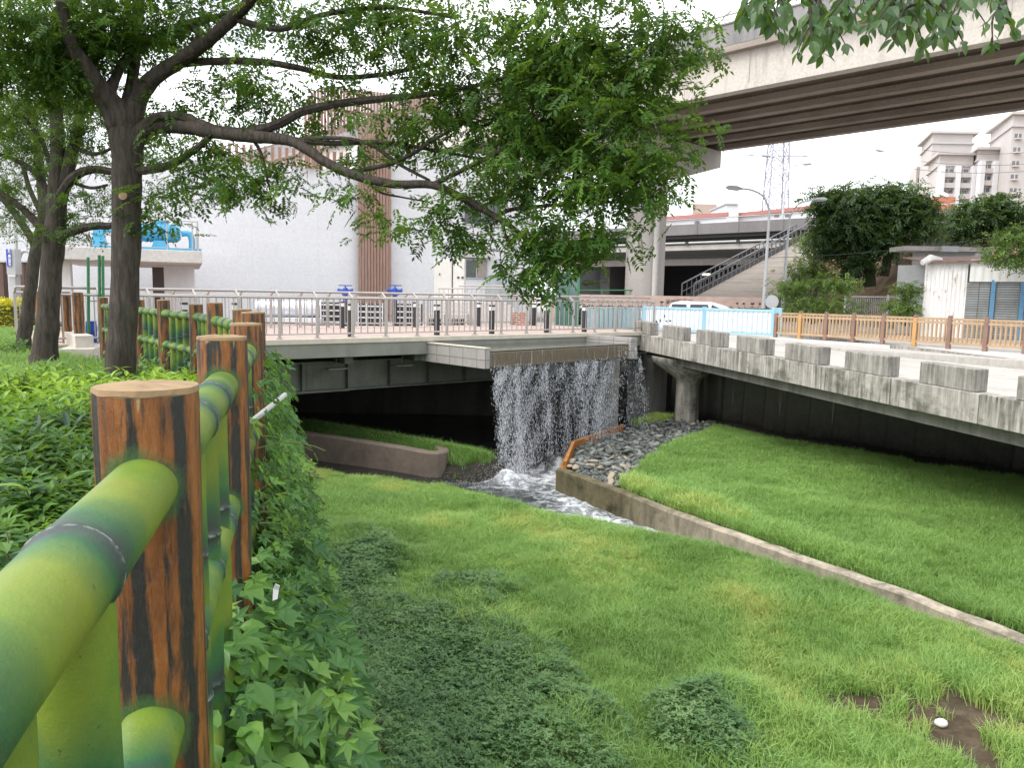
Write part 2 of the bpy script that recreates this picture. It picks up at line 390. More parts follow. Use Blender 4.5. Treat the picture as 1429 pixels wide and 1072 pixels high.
# --- lawn
MGR=leafmat('grass_blade',(.145,.265,.07),(.29,.465,.13),(.54,.55,.18),.44,.5,inst=True)
lawn_tufts=[tuft(26,.19,.11,.0072,MGR,.85) for _ in range(6)]
def lawn_points(n,x0,x1,y0,y1):
    X,Y=pts_in(n,x0,x1,y0,y1); d=fsd(X,Y); se=-sdist(X,Y,EP); ss=sdist(X,Y,SP); sb=-sdist(X,Y,BK)
    return X,Y,d,se,ss,sb
X,Y,d,se,ss,sb=lawn_points(150000,-6.5,14,4,20)
dens=np.clip(np.interp(Y,[5,20],[1,.8]),0,1)
bare=1-np.hypot((X-4.45)/1.2,(Y-7.5)/.85)+(fbm(X,Y,.5,21)-.5)*2.0
k=(se>-.02)&(d>.75)&(RNG.random(len(X))<dens)&(clover(X,Y)<RNG.uniform(.2,1.0,len(X)))&(bare<RNG.uniform(-.15,.55,len(X)))
X,Y,se=X[k],Y[k],se[k]; Z=height(X,Y); k=in_view(X,Y,Z); X,Y,Z,se=X[k],Y[k],Z[k],se[k]
dry=np.clip(fbm(X,Y,1.6,31)*1.7-.72+np.clip(1-np.abs(se-.9)/1.1,0,1)*.35+np.clip(1-np.hypot((X-5)/1.7,(Y-7.6)/1.3),0,1)*.5,0,1)
n=len(X); tint=np.clip(.3+(fbm(X,Y,.7,12)-.5)*.6+dry*.55+RNG.normal(0,.09,n),0,1)
print('lawn tufts',n)
rot=np.stack([RNG.normal(0,.14,n),RNG.normal(0,.14,n),RNG.uniform(0,6.28,n)],-1)
size=(.42+.95*fbm(X,Y,.8,14))*RNG.uniform(.6,1.35,n)*np.where(se<.6,.75,1)
scatter('lawn_grass','fresh green grass covering the near creek bank below the bamboo style fence',lawn_tufts,np.stack([X,Y,Z],-1),rot,size,tint,'grass')
X,Y,d,se,ss,sb=lawn_points(90000,.5,18,7,30)
k=(ss<-.12)&(sb<-1.5-(fbm(X,Y,1.5,8)-.5)*1.2)&(se<0)
k&=~inpoly(X,Y,PEBP)
X,Y,ss=X[k],Y[k],ss[k]; Z=height(X,Y); k=in_view(X,Y,Z); X,Y,Z,ss=X[k],Y[k],Z[k],ss[k]; n=len(X); print('far lawn',n)
dry=np.clip(1-np.abs(-ss-.5)/.7,0,1)*np.clip((Y-12)/3,0,1)*.45
tint=np.clip(.34+(fbm(X,Y,.9,17)-.5)*.5+dry+RNG.normal(0,.08,n),0,1)
rot=np.stack([RNG.normal(0,.14,n),RNG.normal(0,.14,n),RNG.uniform(0,6.28,n)],-1)
size=(.5+.9*fbm(X,Y,1.0,19))*RNG.uniform(.75,1.2,n)*np.where(-ss<.9,1.35,1)
scatter('lawn_grass','bright green grass on the raised bed beyond the low concrete wall',lawn_tufts,np.stack([X,Y,Z],-1),rot,size,tint,'grass')
# grass ridge under the footbridge
t=RNG.random(2600); RP=np.array(RIDGE); X=np.interp(t,[0,.25,.7,1],RP[:,0])+RNG.normal(0,.22,2600); Y=np.interp(t,[0,.25,.7,1],RP[:,1])+RNG.normal(0,.22,2600)
Z=height(X,Y); n=2600
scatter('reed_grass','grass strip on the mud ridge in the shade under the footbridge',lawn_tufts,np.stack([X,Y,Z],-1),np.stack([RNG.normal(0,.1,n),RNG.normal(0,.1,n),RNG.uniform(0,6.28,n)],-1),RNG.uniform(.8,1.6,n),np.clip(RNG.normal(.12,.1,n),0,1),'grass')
# --- clover-like ground cover
MCL=leafmat('cover_leaf',(.055,.125,.045),(.125,.235,.08),(.22,.33,.13),.3,.55,inst=True)
def sprig(nl,r,ll,mat,hh=.1,name='leaf_sprig',kind='dia',stem=True):
    v=[];f=[]
    for i in range(nl):
        a=random.uniform(0,6.283); q=r*math.sqrt(random.random()); z=hh*random.uniform(.25,1)*(1-.4*(q/r)**2)
        c=Vector((q*math.cos(a),q*math.sin(a),z))
        for j in range(random.choice((3,4))):
            b=a+random.uniform(-1.0,1.0)+j*2.0; leaf_at(v,f,c,(math.cos(b),math.sin(b),random.uniform(.0,.55)),(0,0,1),ll*random.uniform(.7,1.2),ll*.5,.25,kind)
    return proto(name,v,f,mat)
cov=[sprig(16,.12,.034,MCL,.13) for _ in range(5)]
X,Y=pts_in(30000,-4.2,3,3.6,15); d=fsd(X,Y); k=(clover(X,Y)>RNG.uniform(.05,.8,len(X)))&(d>.9); X,Y=X[k],Y[k]; Z=height(X,Y); k=in_view(X,Y,Z); X,Y,Z=X[k],Y[k],Z[k]; n=len(X); print('clover',n)
scatter('ground_cover','dark small leaved ground cover mounded beside the creeper clad bank',cov,np.stack([X,Y,Z],-1),np.stack([RNG.normal(0,.25,n),RNG.normal(0,.25,n),RNG.uniform(0,6.28,n)],-1),RNG.uniform(.7,1.45,n),np.clip(.42+(fbm(X,Y,.45,23)-.5)*.9+RNG.normal(0,.15,n),0,1),'ground cover')
# --- garden bed left of the fence
MBD=leafmat('bed_leaf',(.035,.095,.018),(.10,.22,.03),(.28,.43,.045),.4,.42,inst=True)
def bush_sprig(nl,L_,h,mat,kind='ovate',wr=.38,name='bed_plant'):
    v=[];f=[]
    for s in range(3):
        sx,sy=random.uniform(-.07,.07),random.uniform(-.07,.07); tx,ty=random.uniform(-.1,.1),random.uniform(-.1,.1); hh=h*random.uniform(.7,1.1)
        for i in range(nl):
            t=.25+.75*i/(nl-1); a=i*2.4+s; c=Vector((sx+tx*t,sy+ty*t,hh*t)); e=.15+.75*t*t
            leaf_at(v,f,c,(math.cos(a),math.sin(a),e*random.uniform(.3,1.2)),(0,0,1),L_*random.uniform(.65,1.1),L_*wr*random.uniform(.8,1.15),.3,kind,.25)
    return proto(name,v,f,mat)
bed=[bush_sprig(12,.10,.30,MBD) for _ in range(4)]+[bush_sprig(13,.105,.34,MBD,'lance',.28) for _ in range(3)]
X,Y=pts_in(30000,-13,0,1.3,15); d=fsd(X,Y); k=(d<-.12)&(fbm(X,Y,1.1,51)>.30)&(RNG.random(len(X))<np.interp(Y,[2,6,9,14],[1,1,.5,.3]))
X,Y,d=X[k],Y[k],d[k]; k=~((Y>9.3)&(X<-4.6)&(fbm(X,Y,1.5,53)<.62)); X,Y=X[k],Y[k]; Z=height(X,Y); k=in_view(X,Y,Z,150); X,Y,Z=X[k],Y[k],Z[k]; n=len(X); print('bed',n)
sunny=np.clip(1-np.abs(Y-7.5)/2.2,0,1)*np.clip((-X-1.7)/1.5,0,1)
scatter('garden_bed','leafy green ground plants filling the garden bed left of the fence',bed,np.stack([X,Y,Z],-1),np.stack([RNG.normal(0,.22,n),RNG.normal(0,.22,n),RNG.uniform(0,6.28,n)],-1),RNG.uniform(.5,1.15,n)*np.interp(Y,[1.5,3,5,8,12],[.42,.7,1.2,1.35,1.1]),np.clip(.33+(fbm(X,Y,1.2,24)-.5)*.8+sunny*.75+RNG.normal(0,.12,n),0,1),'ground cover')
# --- short shaded grass under the trees
X,Y=pts_in(9000,-16,-3.5,8,24); d=fsd(X,Y); k=(d<-.3); X,Y=X[k],Y[k]; Z=height(X,Y); k=in_view(X,Y,Z); X,Y,Z=X[k],Y[k],Z[k]; n=len(X)
scatter('shade_grass','short dull grass in the shade under the trees',lawn_tufts,np.stack([X,Y,Z],-1),np.stack([RNG.normal(0,.1,n),RNG.normal(0,.1,n),RNG.uniform(0,6.28,n)],-1),RNG.uniform(.8,1.5,n),np.clip(RNG.normal(.22,.12,n),0,1),'grass')
# ---------------- concrete, steel, water ----------------
M_CONC=concrete('weathered_concrete',(.42,.395,.355),(.065,.06,.05),1.0,(4,4,.35),1.5,.9,.3,moss=((.055,.055,.035),.7),th=(.40,.58))
M_BLOCK=concrete('stained_block_concrete',(.34,.32,.29),(.07,.065,.056),.95,(6,6,.5),1.8,1.5,.35,th=(.36,.6))
M_CLEAN=concrete('clean_concrete',(.46,.44,.41),(.16,.15,.135),.5,(2,2,.4),1.0,.6,.12)
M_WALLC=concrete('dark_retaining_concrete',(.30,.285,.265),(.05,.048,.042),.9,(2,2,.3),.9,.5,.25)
M_TILE=None
def tiled(name,c,mort,bw,bh,off=0.0,msize=.008,var=.08,rough=.6,axis=None,bump=.3,grime=.25,gc=(.1,.09,.08)):
    g=G(name); tcx=g.nd('TexCoord').outputs['UV']
    br=g.nd('TexBrick',{'Vector':tcx,'Scale':1.0,'Mortar Size':msize,'Brick Width':bw,'Row Height':bh,'Mortar Smooth':.1,'Color1':tuple(q*(1-var) for q in c),'Color2':tuple(min(1,q*(1+var)) for q in c),'Mortar':mort},offset=off)
    col=br.outputs['Color']
    n=g.noise(2.2,(1.5,1.5,.6),8,.65); col=g.mix(g.ramp(n,[(.45,0.),(.75,grime)]),col,gc)
    n2=g.noise(9,detail=6); col=g.mix(.22,col,g.ramp(n2,[(.3,.35),(.7,.9)]),'MULTIPLY')
    return g.done(col,rough,0,.3,g.bump(br.outputs['Fac'],-bump,.01))
def uvbox(o,s=1.0):
    """box-project UVs in metres along each face's own plane"""
    me=o.data; uv=me.uv_layers.new(name='uv')
    for p in me.polygons:
        n=p.normal
        if abs(n.z)>.8: u,v=Vector((1,0,0)),Vector((0,1,0))
        else:
            u=Vector((-n.y,n.x,0)).normalized(); v=n.cross(u); v=v if v.z>0 else -v
        for li in p.loop_indices:
            c=me.vertices[me.loops[li].vertex_index].co; uv.data[li].uv=(c.dot(u)/s,c.dot(v)/s)
    return o
M_TILE=tiled('grey_wall_tile',(.34,.32,.305),(.16,.15,.14),.6,.3,0,.012,.05)
M_STEEL=plain('brushed_stainless',(.40,.365,.345),.34,.5,.08,14,.5,.03)
M_GIRD=plain('grey_green_girder_paint',(.115,.125,.105),.55,0,.2,2.5,.4,.05,grime=.35)
M_DECKEDGE=plain('cream_stone_edge',(.50,.455,.375),.6,0,.08,5,.3,.05)
M_PAVE=tiled('pink_paving',(.44,.325,.285),(.31,.26,.235),.4,.2,.5,.012,.08,.75)
M_FASC=plain('grey_green_fascia_paint',(.20,.205,.175),.5,0,.12,2,.4,.03,grime=.3)
M_BLK=plain('charcoal_metal',(.03,.03,.034),.45,.2,.15,8,.5,.03)
M_GLOW=plain('frosted_lamp_glass',(.7,.7,.68),.3,0,.05)
# ---------------- footbridge ----------------
ZD=.2
BA=onz(370,474.5,ZD); BB=onz(825,464.3,ZD); BD=(BB-BA); BD.z=0; BD=BD.normalized(); BN=Vector((-BD.y,BD.x,0))   # BN points to the far side
def bp(s,t,z): p=BA+BD*s+BN*t; return Vector((p.x,p.y,z))
S0=-4.6; S1=(onz(886,463,ZD)-BA).dot(BD)+1.2; BW=6.2
fb=thing('footbridge','pale steel girder footbridge with pink paved deck behind the waterfall','footbridge',bp(2,BW/2,ZD))
def slab(s0,s1,t0,t1,z0,z1): b=[bp(s0,t0,z0),bp(s1,t0,z0),bp(s1,t1,z0),bp(s0,t1,z0)]; return b,[Vector((p.x,p.y,z1)) for p in b]
m=MB(); m.hexa(*slab(S0,S1,.35,BW-.35,-.25,ZD-.012)); uvbox(m.build('deck',M_PAVE,fb))
m=MB(); m.hexa(*slab(S0,S1,-.04,.348,.06,ZD)); m.hexa(*slab(S0,S1,BW-.348,BW+.04,.06,ZD)); m.build('edge_stone',M_DECKEDGE,fb,bevel=.015)
m=MB(); m.hexa(*slab(S0,S1,0,.12,-.30,.058)); m.hexa(*slab(S0,S1,BW-.12,BW,-.30,.058)); m.build('fascia',M_FASC,fb)
m=MB()
for s in np.arange(S0+.3,S1,2.2): m.hexa(*slab(s,s+.25,.35,BW-.35,-.52,-.252))
m.build('cross_beam',M_GIRD,fb)
for t in (1.25,BW-1.25):
    m=MB(); m.hexa(*slab(S0,S1+4,t-.012,t+.012,-1.3,-.535)); m.hexa(*slab(S0,S1+4,t-.2,t+.2,-1.34,-1.302)); m.hexa(*slab(S0,S1+4,t-.2,t+.2,-.534,-.5))
    for s in np.arange(S0+.6,S1+3.5,1.35): m.hexa(*slab(s,s+.02,t-.19,t-.0125,-1.30,-.536)); m.hexa(*slab(s,s+.02,t+.0125,t+.19,-1.30,-.536))
    # splice plate and bolts
    s=S0+6.5; m.hexa(*slab(s-.3,s+.3,t-.03,t-.0122,-1.28,-.56)); m.hexa(*slab(s-.9,s+.9,t-.18,t+.18,-1.362,-1.342))
    for i in range(10):
        for j in range(2): p=bp(s-.12+.24*j,t-.036,-1.24+i*.07); m.ball(p,.014,6,4)
    m.build('girder',M_GIRD,fb)
for s in np.arange(S0+2.6,S1,2.05):
    m=MB(); m.tube([bp(s,.45,-.25),bp(s,.45,-.62)],.012,6); m.hexa(*slab(s-.28,s+.28,.3,.62,-.66,-.63)); m.build('pipe_hanger',M_GIRD,fb)
# paved plaza slab that covers the culvert behind the footbridge
m=MB(); P5=[bp(S0-6,BW+.05,0),bp(S1+.4,BW+.05,0),V(7.4,31.5,0),V(7.4,34.4,0),V(-16,34.4,0)]; m.prism([(p.x,p.y) for p in P5],-.45,-.03); struct(m.build('plaza_pavement',M_PAVE)); uvbox(bpy.data.objects['plaza_pavement'])
# abutment below the deck and far-end pier
ab=MB(); 
for s in (S1+1.5,): ab.hexa(*slab(s-.9,s-.1,.6,BW-.6,-4,-.36))
tag(ab.build('bridge_pier',M_WALLC),'concrete pier in the dark behind the falling water','pier')
# railings
def railing(t,name,label,flip,s0=S0,s1=S1):
    r=thing(name,label,'railing',bp((s0+s1)/2,t,ZD))
    n=-1 if flip else 1
    N_=int((s1-s0)/1.0)
    for i in range(N_+1):
        s=s0+i*(s1-s0)/N_; m=MB(); m.bar(bp(s,t,ZD-.03),bp(s,t,ZD+1.06),.05,.07,BD); m.bar(bp(s,t,ZD+1.05),bp(s,t+n*.24,ZD+1.19),.045,.06); m.box(bp(s,t,ZD+.012),(.13,.13,.024),math.atan2(BD.y,BD.x)); m.build('post',M_STEEL,r)
    m=MB(); m.tube([bp(s0,t+n*.26,ZD+1.2),bp(s1,t+n*.26,ZD+1.2)],.034,10); m.build('handrail',M_STEEL,r,True)
    m=MB(); m.tube([bp(s0,t,ZD+1.05),bp(s1,t,ZD+1.05)],.028,8); m.tube([bp(s0,t,ZD+.12),bp(s1,t,ZD+.12)],.022,8); m.build('rail',M_STEEL,r,True)
    m=MB(); k=int((s1-s0)/.2)
    for i in range(k+1):
        s=s0+(i+.5)*.2
        if s<s1: m.tube([bp(s,t,ZD+.1),bp(s,t,ZD+1.05)],.014,6,False)
    m.build('balusters',M_STEEL,r)
    return r
railing(.16,'footbridge_railing','silver steel railing along the near edge of the footbridge above the water','' )
railing(BW-.16,'footbridge_railing','silver steel railing along the far edge of the footbridge deck',1)
def bollard(p,label):
    b=thing('bollard_light',label,'bollard',p,group='bollard lights on the footbridge')
    m=MB(); m.box(p+V(0,0,.37),(.13,.13,.74),math.atan2(BD.y,BD.x)); m.build('post',M_BLK,b,bevel=.008)
    m=MB(); m.box(p+V(0,0,.80),(.115,.115,.12),math.atan2(BD.y,BD.x)); m.build('lamp_glass',M_GLOW,b)
    m=MB(); m.box(p+V(0,0,.885),(.15,.15,.05),math.atan2(BD.y,BD.x)); m.build('cap',M_BLK,b,bevel=.008)
k=0
ords=['first','second','third','fourth','fifth','sixth','seventh','eighth']
for row,(t,xs) in enumerate(((.62,(256,328,489,610,687,764,817)),(BW-.75,(477,580,669,746,814)))):
    for i,x in enumerate(xs):
        d=ray(x,400); a=math.atan2(d.x,d.y); # intersect with line t
        p0=bp(0,t,0); # p0+s*BD on ray direction
        s=(p0.y*d.x-p0.x*d.y)/(BD.x*d.y-BD.y*d.x); p=bp(s,t,ZD-.011)
        bollard(p,f"black square bollard light, {ords[i]} from the left along the {'near' if row==0 else 'far'} railing of the footbridge")
# ---------------- water trough and weir ----------------
LZ=-.07
C0=onz(677,491,LZ); C1=onz(886,479.5,LZ)          # lip ends
OUT=Vector((C1.y-C0.y,-(C1.x-C0.x),0)).normalized()    # towards the camera
T0=onz(581,478.5,-.02); 
tr=thing('overflow_trough','grey tiled overflow trough that juts from the footbridge and feeds the waterfall','water trough',C0)
def wallseg(P,Q,th,z0,z1,side=1):
    d=(Q-P); d.z=0; d=d.normalized(); n=Vector((-d.y,d.x,0))*th*side
    b=[Vector((p.x,p.y,z0)) for p in ((P,Q,Q+n,P+n) if side>0 else (P+n,Q+n,Q,P))]
    return b,[Vector((p.x,p.y,z1)) for p in b]
Tn=T0+(T0-C0).normalized()*.25
m=MB(); m.hexa(*wallseg(Tn,C0-OUT*.0,.16,-.52,.0)); w1=m.build('side_wall',M_TILE,tr); uvbox(w1)
m=MB(); m.hexa(*wallseg(Tn-V(.03,.03,0),C0+OUT*.015-V(.012,0,0),.19,.002,.03)); m.build('coping',M_DECKEDGE,tr)
T1=C1-OUT*3.0+BD*.1
m=MB(); m.hexa(*wallseg(C1+OUT*.1,T1,.35,-.55,.12)); uvbox(m.build('side_wall',M_TILE,tr))
wet=G('wet_lip_concrete'); nz=wet.noise(1.0,(17,17,.7),8,.75,.3)
cl=wet.ramp(nz,[(.30,(.05,.045,.035)),(.45,(.17,.13,.085)),(.56,(.085,.075,.06)),(.66,(.42,.41,.39))]); M_WET=wet.done(cl,.18,0,.5,wet.bump(nz,.5,.03))
m=MB(); u=(C1-C0).normalized(); m.hexa(*[[Vector((p.x,p.y,z)) for p in (C0+u*.17,C1-u*.01,C1-u*.01-OUT*.3,C0+u*.17-OUT*.3)] for z in (-.52,LZ-.02)]); m.build('lip',M_WET,tr,bevel=.03)
F0=C0+(T0-C0)*1.05; F1=C1+(T1-C1)*1.1
m=MB(); P4=[C0+u*.16-OUT*.3,C1-u*.01-OUT*.3,F1,F0]; m.hexa([Vector((p.x,p.y,-.5)) for p in P4],[Vector((p.x,p.y,-.38)) for p in P4]); m.build('floor',M_WALLC,tr)
def watermat(name,col,foam=None,rough=.06,bscale=3,bstr=.35,fs=(1,1,1),fth=(.5,.62)):
    g=G(name); n=g.noise(bscale,detail=6,rough=.6,dist=.4); c=col
    if foam:
        f=g.ramp(g.noise(3.2,fs,8,.72,.6),[(fth[0],0.),(fth[1],1.)]); fa=g.nd('Attribute',attribute_name='foam').outputs['Fac']
        f=g.math('MULTIPLY',g.math('ADD',f,g.math('MULTIPLY',g.math('MULTIPLY',fa,fa),.35)),fa,True); c=g.mix(f,col,(.64,.67,.70)); r=g.ramp(f,[(0,rough),(1,.6)])
    b=g.nd('BsdfPrincipled',{'Base Color':c if hasattr(c,'is_linked') else tuple(c)+(1,),'Roughness':.1,'Specular IOR Level':.5,'IOR':1.33})
    if foam: g.l.new(r,b.inputs['Roughness'])
    g.l.new(g.bump(n,bstr,.05),b.inputs['Normal']); g.l.new(b.outputs[0],g.out.inputs[0]); return g.m
M_POND=watermat('still_green_water',(.055,.06,.045),None,bscale=2.5,bstr=.12)
m=MB(); P4=[C0+u*.165+OUT*.0,C1-u*.015+OUT*.0,F1,F0]
m.add([Vector((p.x,p.y,LZ)) for p in P4],[(0,1,2,3)]); struct(m.build('trough_water',M_POND))
# ---------------- waterfall ----------------
fallL=(C1-C0).length
def dropmat():
    g=G('falling_water'); b=g.nd('BsdfPrincipled',{'Base Color':(.74,.76,.80,1),'Roughness':.2,'Specular IOR Level':.6})
    t=g.nd('BsdfTranslucent',{'Color':(.85,.87,.92,1)}); x=g.nd('MixShader',{0:.35}); g.l.new(b.outputs[0],x.inputs[1]); g.l.new(t.outputs[0],x.inputs[2]); g.l.new(x.outputs[0],g.out.inputs[0]); return g.m
M_DROP=dropmat(); ZW=-3.38
def drops(n):
    uu=RNG.random(n*4); sw=np.array([vn(np.array([q*fallL]),np.array([.5]),.28,61)[0] for q in [0]])
    st=vn(uu*fallL,uu*0+.5,.22,61)*.55+vn(uu*fallL,uu*0+.5,.7,62)*.55
    st=np.where(uu>.80,np.where(vn(uu*fallL,uu*0,.13,64)>.5,st*1.2,st*.25),st); st=np.where((uu>.83)&(uu<.9),st*.6,st)
    k=RNG.random(n*4)<np.clip(st*1.25-.25,.06,1); uu=uu[k][:n*2]
    t=np.sqrt(RNG.random(len(uu))*.94+.06)*.82*np.where(RNG.random(len(uu))<.12,RNG.random(len(uu)),1)
    # ripple bands: water comes in curved pulses
    band=np.sin(uu*fallL*9+t*26+vn(uu*fallL,t*2,.5,66)*6)*.5+.5
    k=(RNG.random(len(uu))<.25+.75*band)&(t>np.where(uu<.83,.27+.05*RNG.random(len(uu)),.1)); uu,t=uu[k][:n],t[k][:n]; n=len(uu)
    v0=.32+.42*vn(uu*fallL,uu*0,.4,63)+RNG.normal(0,.10,n)+np.where(uu>.5,.25*(uu-.5)*2,0)
    base=np.array(C0)[None]+uu[:,None]*np.array(C1-C0)[None]; o=np.array(OUT)
    P=base+o[None]*(v0*t)[:,None]+np.array([0,0,-1])[None]*(4.9*t*t)[:,None]+np.array([0,0,-.02])
    P+=RNG.normal(0,.02,(n,3))*(.4+t[:,None]*2.0)
    W=o[None]*v0[:,None]+np.array([0,0,-9.8])[None]*t[:,None]; W+=RNG.normal(0,.16,(n,3))*np.linalg.norm(W,axis=1)[:,None]; W/=np.linalg.norm(W,axis=1)[:,None]
    ln=RNG.uniform(.007,.034,n)*(.6+t*.9)*RNG.choice([1,1,1,1.9],n); wd=RNG.uniform(.0024,.0054,n)*RNG.choice([1,1,1,1.6],n)
    k=P[:,2]>ZW; return P[k],W[k],ln[k],wd[k]
P,W,ln,wd=drops(28000)
def diamonds(P,W,ln,wd,name,mat,label=None,cat=None):
    n=len(P); a=np.cross(W,np.array([.3,.9,.2])); a/=np.linalg.norm(a,axis=1)[:,None]; b=np.cross(W,a)
    Vv=np.stack([P-W*ln[:,None],P+a*wd[:,None]+W*(ln*.25)[:,None],P+b*wd[:,None]+W*(ln*.25)[:,None],P-a*wd[:,None]+W*(ln*.25)[:,None],P-b*wd[:,None]+W*(ln*.25)[:,None],P+W*(ln*.8)[:,None]],1).reshape(-1,3)
    F=np.array([(0,2,1),(0,3,2),(0,4,3),(0,1,4),(5,1,2),(5,2,3),(5,3,4),(5,4,1)]); F=(np.arange(n)[:,None,None]*6+F[None]).reshape(-1,3)
    o=npmesh(name,Vv,F,mat,smooth=True); o['kind']='stuff'
    if label: o['label']=label; o['category']=cat
    return o
diamonds(P,W,ln,wd,'waterfall',M_DROP,'white curtain of broken water falling from the tiled overflow trough into the creek','waterfall')
# thin broken film of water between the drops
def filmmat():
    g=G('water_film'); uv=g.nd('TexCoord').outputs['UV']; 
    a=g.nd('VectorMath',{0:uv,1:(26,2.6,1)},operation='MULTIPLY').outputs[0]; b=g.nd('VectorMath',{0:uv,1:(9,1.0,1)},operation='MULTIPLY').outputs[0]; c=g.nd('VectorMath',{0:uv,1:(60,16,1)},operation='MULTIPLY').outputs[0]
    n1=g.nd('TexNoise',{'Vector':a,'Scale':1.0,'Detail':7,'Roughness':.7,'Distortion':.6}).outputs[0]; n2=g.nd('TexNoise',{'Vector':b,'Scale':1.0,'Detail':4}).outputs[0]; n3=g.nd('TexNoise',{'Vector':c,'Scale':1.0,'Detail':4}).outputs[0]
    f=g.math('MULTIPLY',g.ramp(n1,[(.48,0.),(.72,.55)]),g.ramp(n2,[(.38,.15),(.62,1.)])); f=g.math('MULTIPLY',f,g.ramp(n3,[(.35,.15),(.6,1.)]))
    v=g.nd('SeparateXYZ',{0:uv}).outputs[1]; f=g.math('MULTIPLY',f,g.ramp(v,[(0,.15),(.25,.8),(1,.75)]))
    d=g.nd('BsdfPrincipled',{'Base Color':(.68,.71,.76,1),'Roughness':.25}); t=g.nd('BsdfTransparent'); m=g.nd('MixShader',{0:f}); g.l.new(t.outputs[0],m.inputs[1]); g.l.new(d.outputs[0],m.inputs[2]); g.l.new(m.outputs[0],g.out.inputs[0]); return g.m
M_FILM=filmmat()
for li,(v0_,u0_,u1_) in enumerate(((.42,.02,.83),(.6,.03,.80),(.6,.88,.995))):
    vs=[];fs=[];uvs=[]; nu,nv=60,24
    for j in range(nv+1):
        t=(.26 if li<2 else .05)+(.56 if li<2 else .77)*j/nv
        for i in range(nu+1):
            uu=u0_+(u1_-u0_)*i/nu; vv_=v0_*(.85+.3*vn(np.array([uu*fallL]),np.array([li*3.0]),.3,63)[0]); p=C0+(C1-C0)*uu+OUT*(vv_*t+.02*math.sin(uu*60+t*9))-V(0,0,4.9*t*t+.03)
            vs.append(p); uvs.append((uu*fallL/2.2+li*.37,(t/.82)**2))
    fs=[(j*(nu+1)+i,j*(nu+1)+i+1,(j+1)*(nu+1)+i+1,(j+1)*(nu+1)+i) for j in range(nv) for i in range(nu)]
    m=MB(); m.add(vs,fs); o=m.build('waterfall_film',M_FILM,None,True); ul_=o.data.uv_layers.new(name='uv')
    for l_ in o.data.loops: ul_.data[l_.index].uv=uvs[l_.vertex_index]
    o['kind']='stuff'; o['label']='thin broken film of falling water within the waterfall curtain'; o['category']='waterfall'
# splash at the foot of the fall
def splash(n,cx,cy,sx,sy,hz):
    p=np.stack([RNG.normal(cx,sx,n),RNG.normal(cy,sy,n),ZW+np.abs(RNG.normal(0,hz,n))],-1); return p
q0=onz(705,672,ZW); q1=onz(770,655,ZW)
P=np.concatenate([splash(2600,q0.x,q0.y,.35,.28,.26),splash(1500,q1.x,q1.y,.4,.35,.18),splash(1200,q0.x-.3,q0.y-.2,.7,.4,.10)])
n=len(P); W=RNG.normal(0,1,(n,3)); W/=np.linalg.norm(W,axis=1)[:,None]
diamonds(P,W,RNG.uniform(.004,.013,n),RNG.uniform(.003,.007,n),'splash_spray',M_DROP,'white spray thrown up where the waterfall hits the creek','spray')
# creek water: displaced sheet with foam below the fall
wx=np.arange(-12,9.5,.09); wy=np.arange(8.5,30,.09); WX,WY=np.meshgrid(wx,wy)
se=-sdist(WX,WY,EP); ss=sdist(WX,WY,SP)
fo=np.clip(1.25-np.hypot((WX-q0.x-.2)/1.5,(WY-q0.y)/1.1),0,1)
cen=[(q0.x,q0.y),(q1.x+.2,q1.y-1.2),(1.6,16.4),(2.9,14.9),(3.9,13.8)]
fl=np.min([segd(WX,WY,a,b)[0] for a,b in zip(cen[:-1],cen[1:])],axis=0); fo=np.maximum(fo,np.clip(1.15-fl/1.3,0,1)*.9)
turb=np.clip(fo,0,1)
WZ=ZW+.015*(fbm(WX,WY,.5,70)-.5)+turb*.13*(fbm(WX,WY,.3,71)-.4)+.28*np.exp(-(np.hypot(WX-q0.x,WY-q0.y)/.45)**2)+.42*np.exp(-(np.hypot((WX-q1.x-.1)/.55,(WY-q1.y)/.4))**2)*1
nx_,ny_=len(wx),len(wy); gi2=np.arange(nx_*ny_).reshape(ny_,nx_); wf=np.stack([gi2[:-1,:-1],gi2[:-1,1:],gi2[1:,1:],gi2[1:,:-1]],-1).reshape(-1,4)
keep=((se<.5)&(ss>-.3)); kf=keep[:-1,:-1].ravel(); wf=wf[kf]
M_CREEK=watermat('creek_water',(.018,.02,.018),True,bscale=4,bstr=.5,fth=(.46,.64))
struct(npmesh('creek_water',np.stack([WX,WY,WZ],-1).reshape(-1,3),wf,M_CREEK,attrs={'foam':turb},smooth=True))
# ---------------- creek walls ----------------
M_KERB=concrete('creek_wall_concrete',(.42,.36,.28),(.05,.047,.038),.9,(3,3,1),1.2,.8,.4,moss=((.04,.045,.025),.8))
def walkwall(path,th,z0,z1,name,label,mat,cat='wall',jit=.015,step=.35):
    P=[]; 
    for a,b in zip(path[:-1],path[1:]):
        a=Vector(a);b=Vector(b); k=max(1,int((b-a).length/step)); P+= [a+(b-a)*i/k for i in range(k)]
    P.append(Vector(path[-1])); vs=[]; fs=[]
    for i,p in enumerate(P):
        d=(P[min(i+1,len(P)-1)]-P[max(i-1,0)]); d.z=0; d=d.normalized(); n=Vector((d.y,-d.x,0)); zt=(z1(p) if callable(z1) else z1)+random.uniform(-jit,jit)
        for o,z in ((0,z0),(random.uniform(-jit,jit)+.015,zt-.03),(.03,zt),(th-.03,zt+random.uniform(-jit,jit)*.5),(th,zt-.03),(th,z0)):
            q=p+n*o; vs.append((q.x,q.y,z))
    for i in range(len(P)-1):
        for k in range(5): fs.append((i*6+k,i*6+k+1,i*6+k+7,i*6+k+6))
    m=MB(); m.add(vs,[f[::-1] for f in fs]+[tuple(range(6)),tuple(range(len(vs)-1,len(vs)-7,-1))])
    return tag(m.build(name,mat,smooth=False),label,cat)
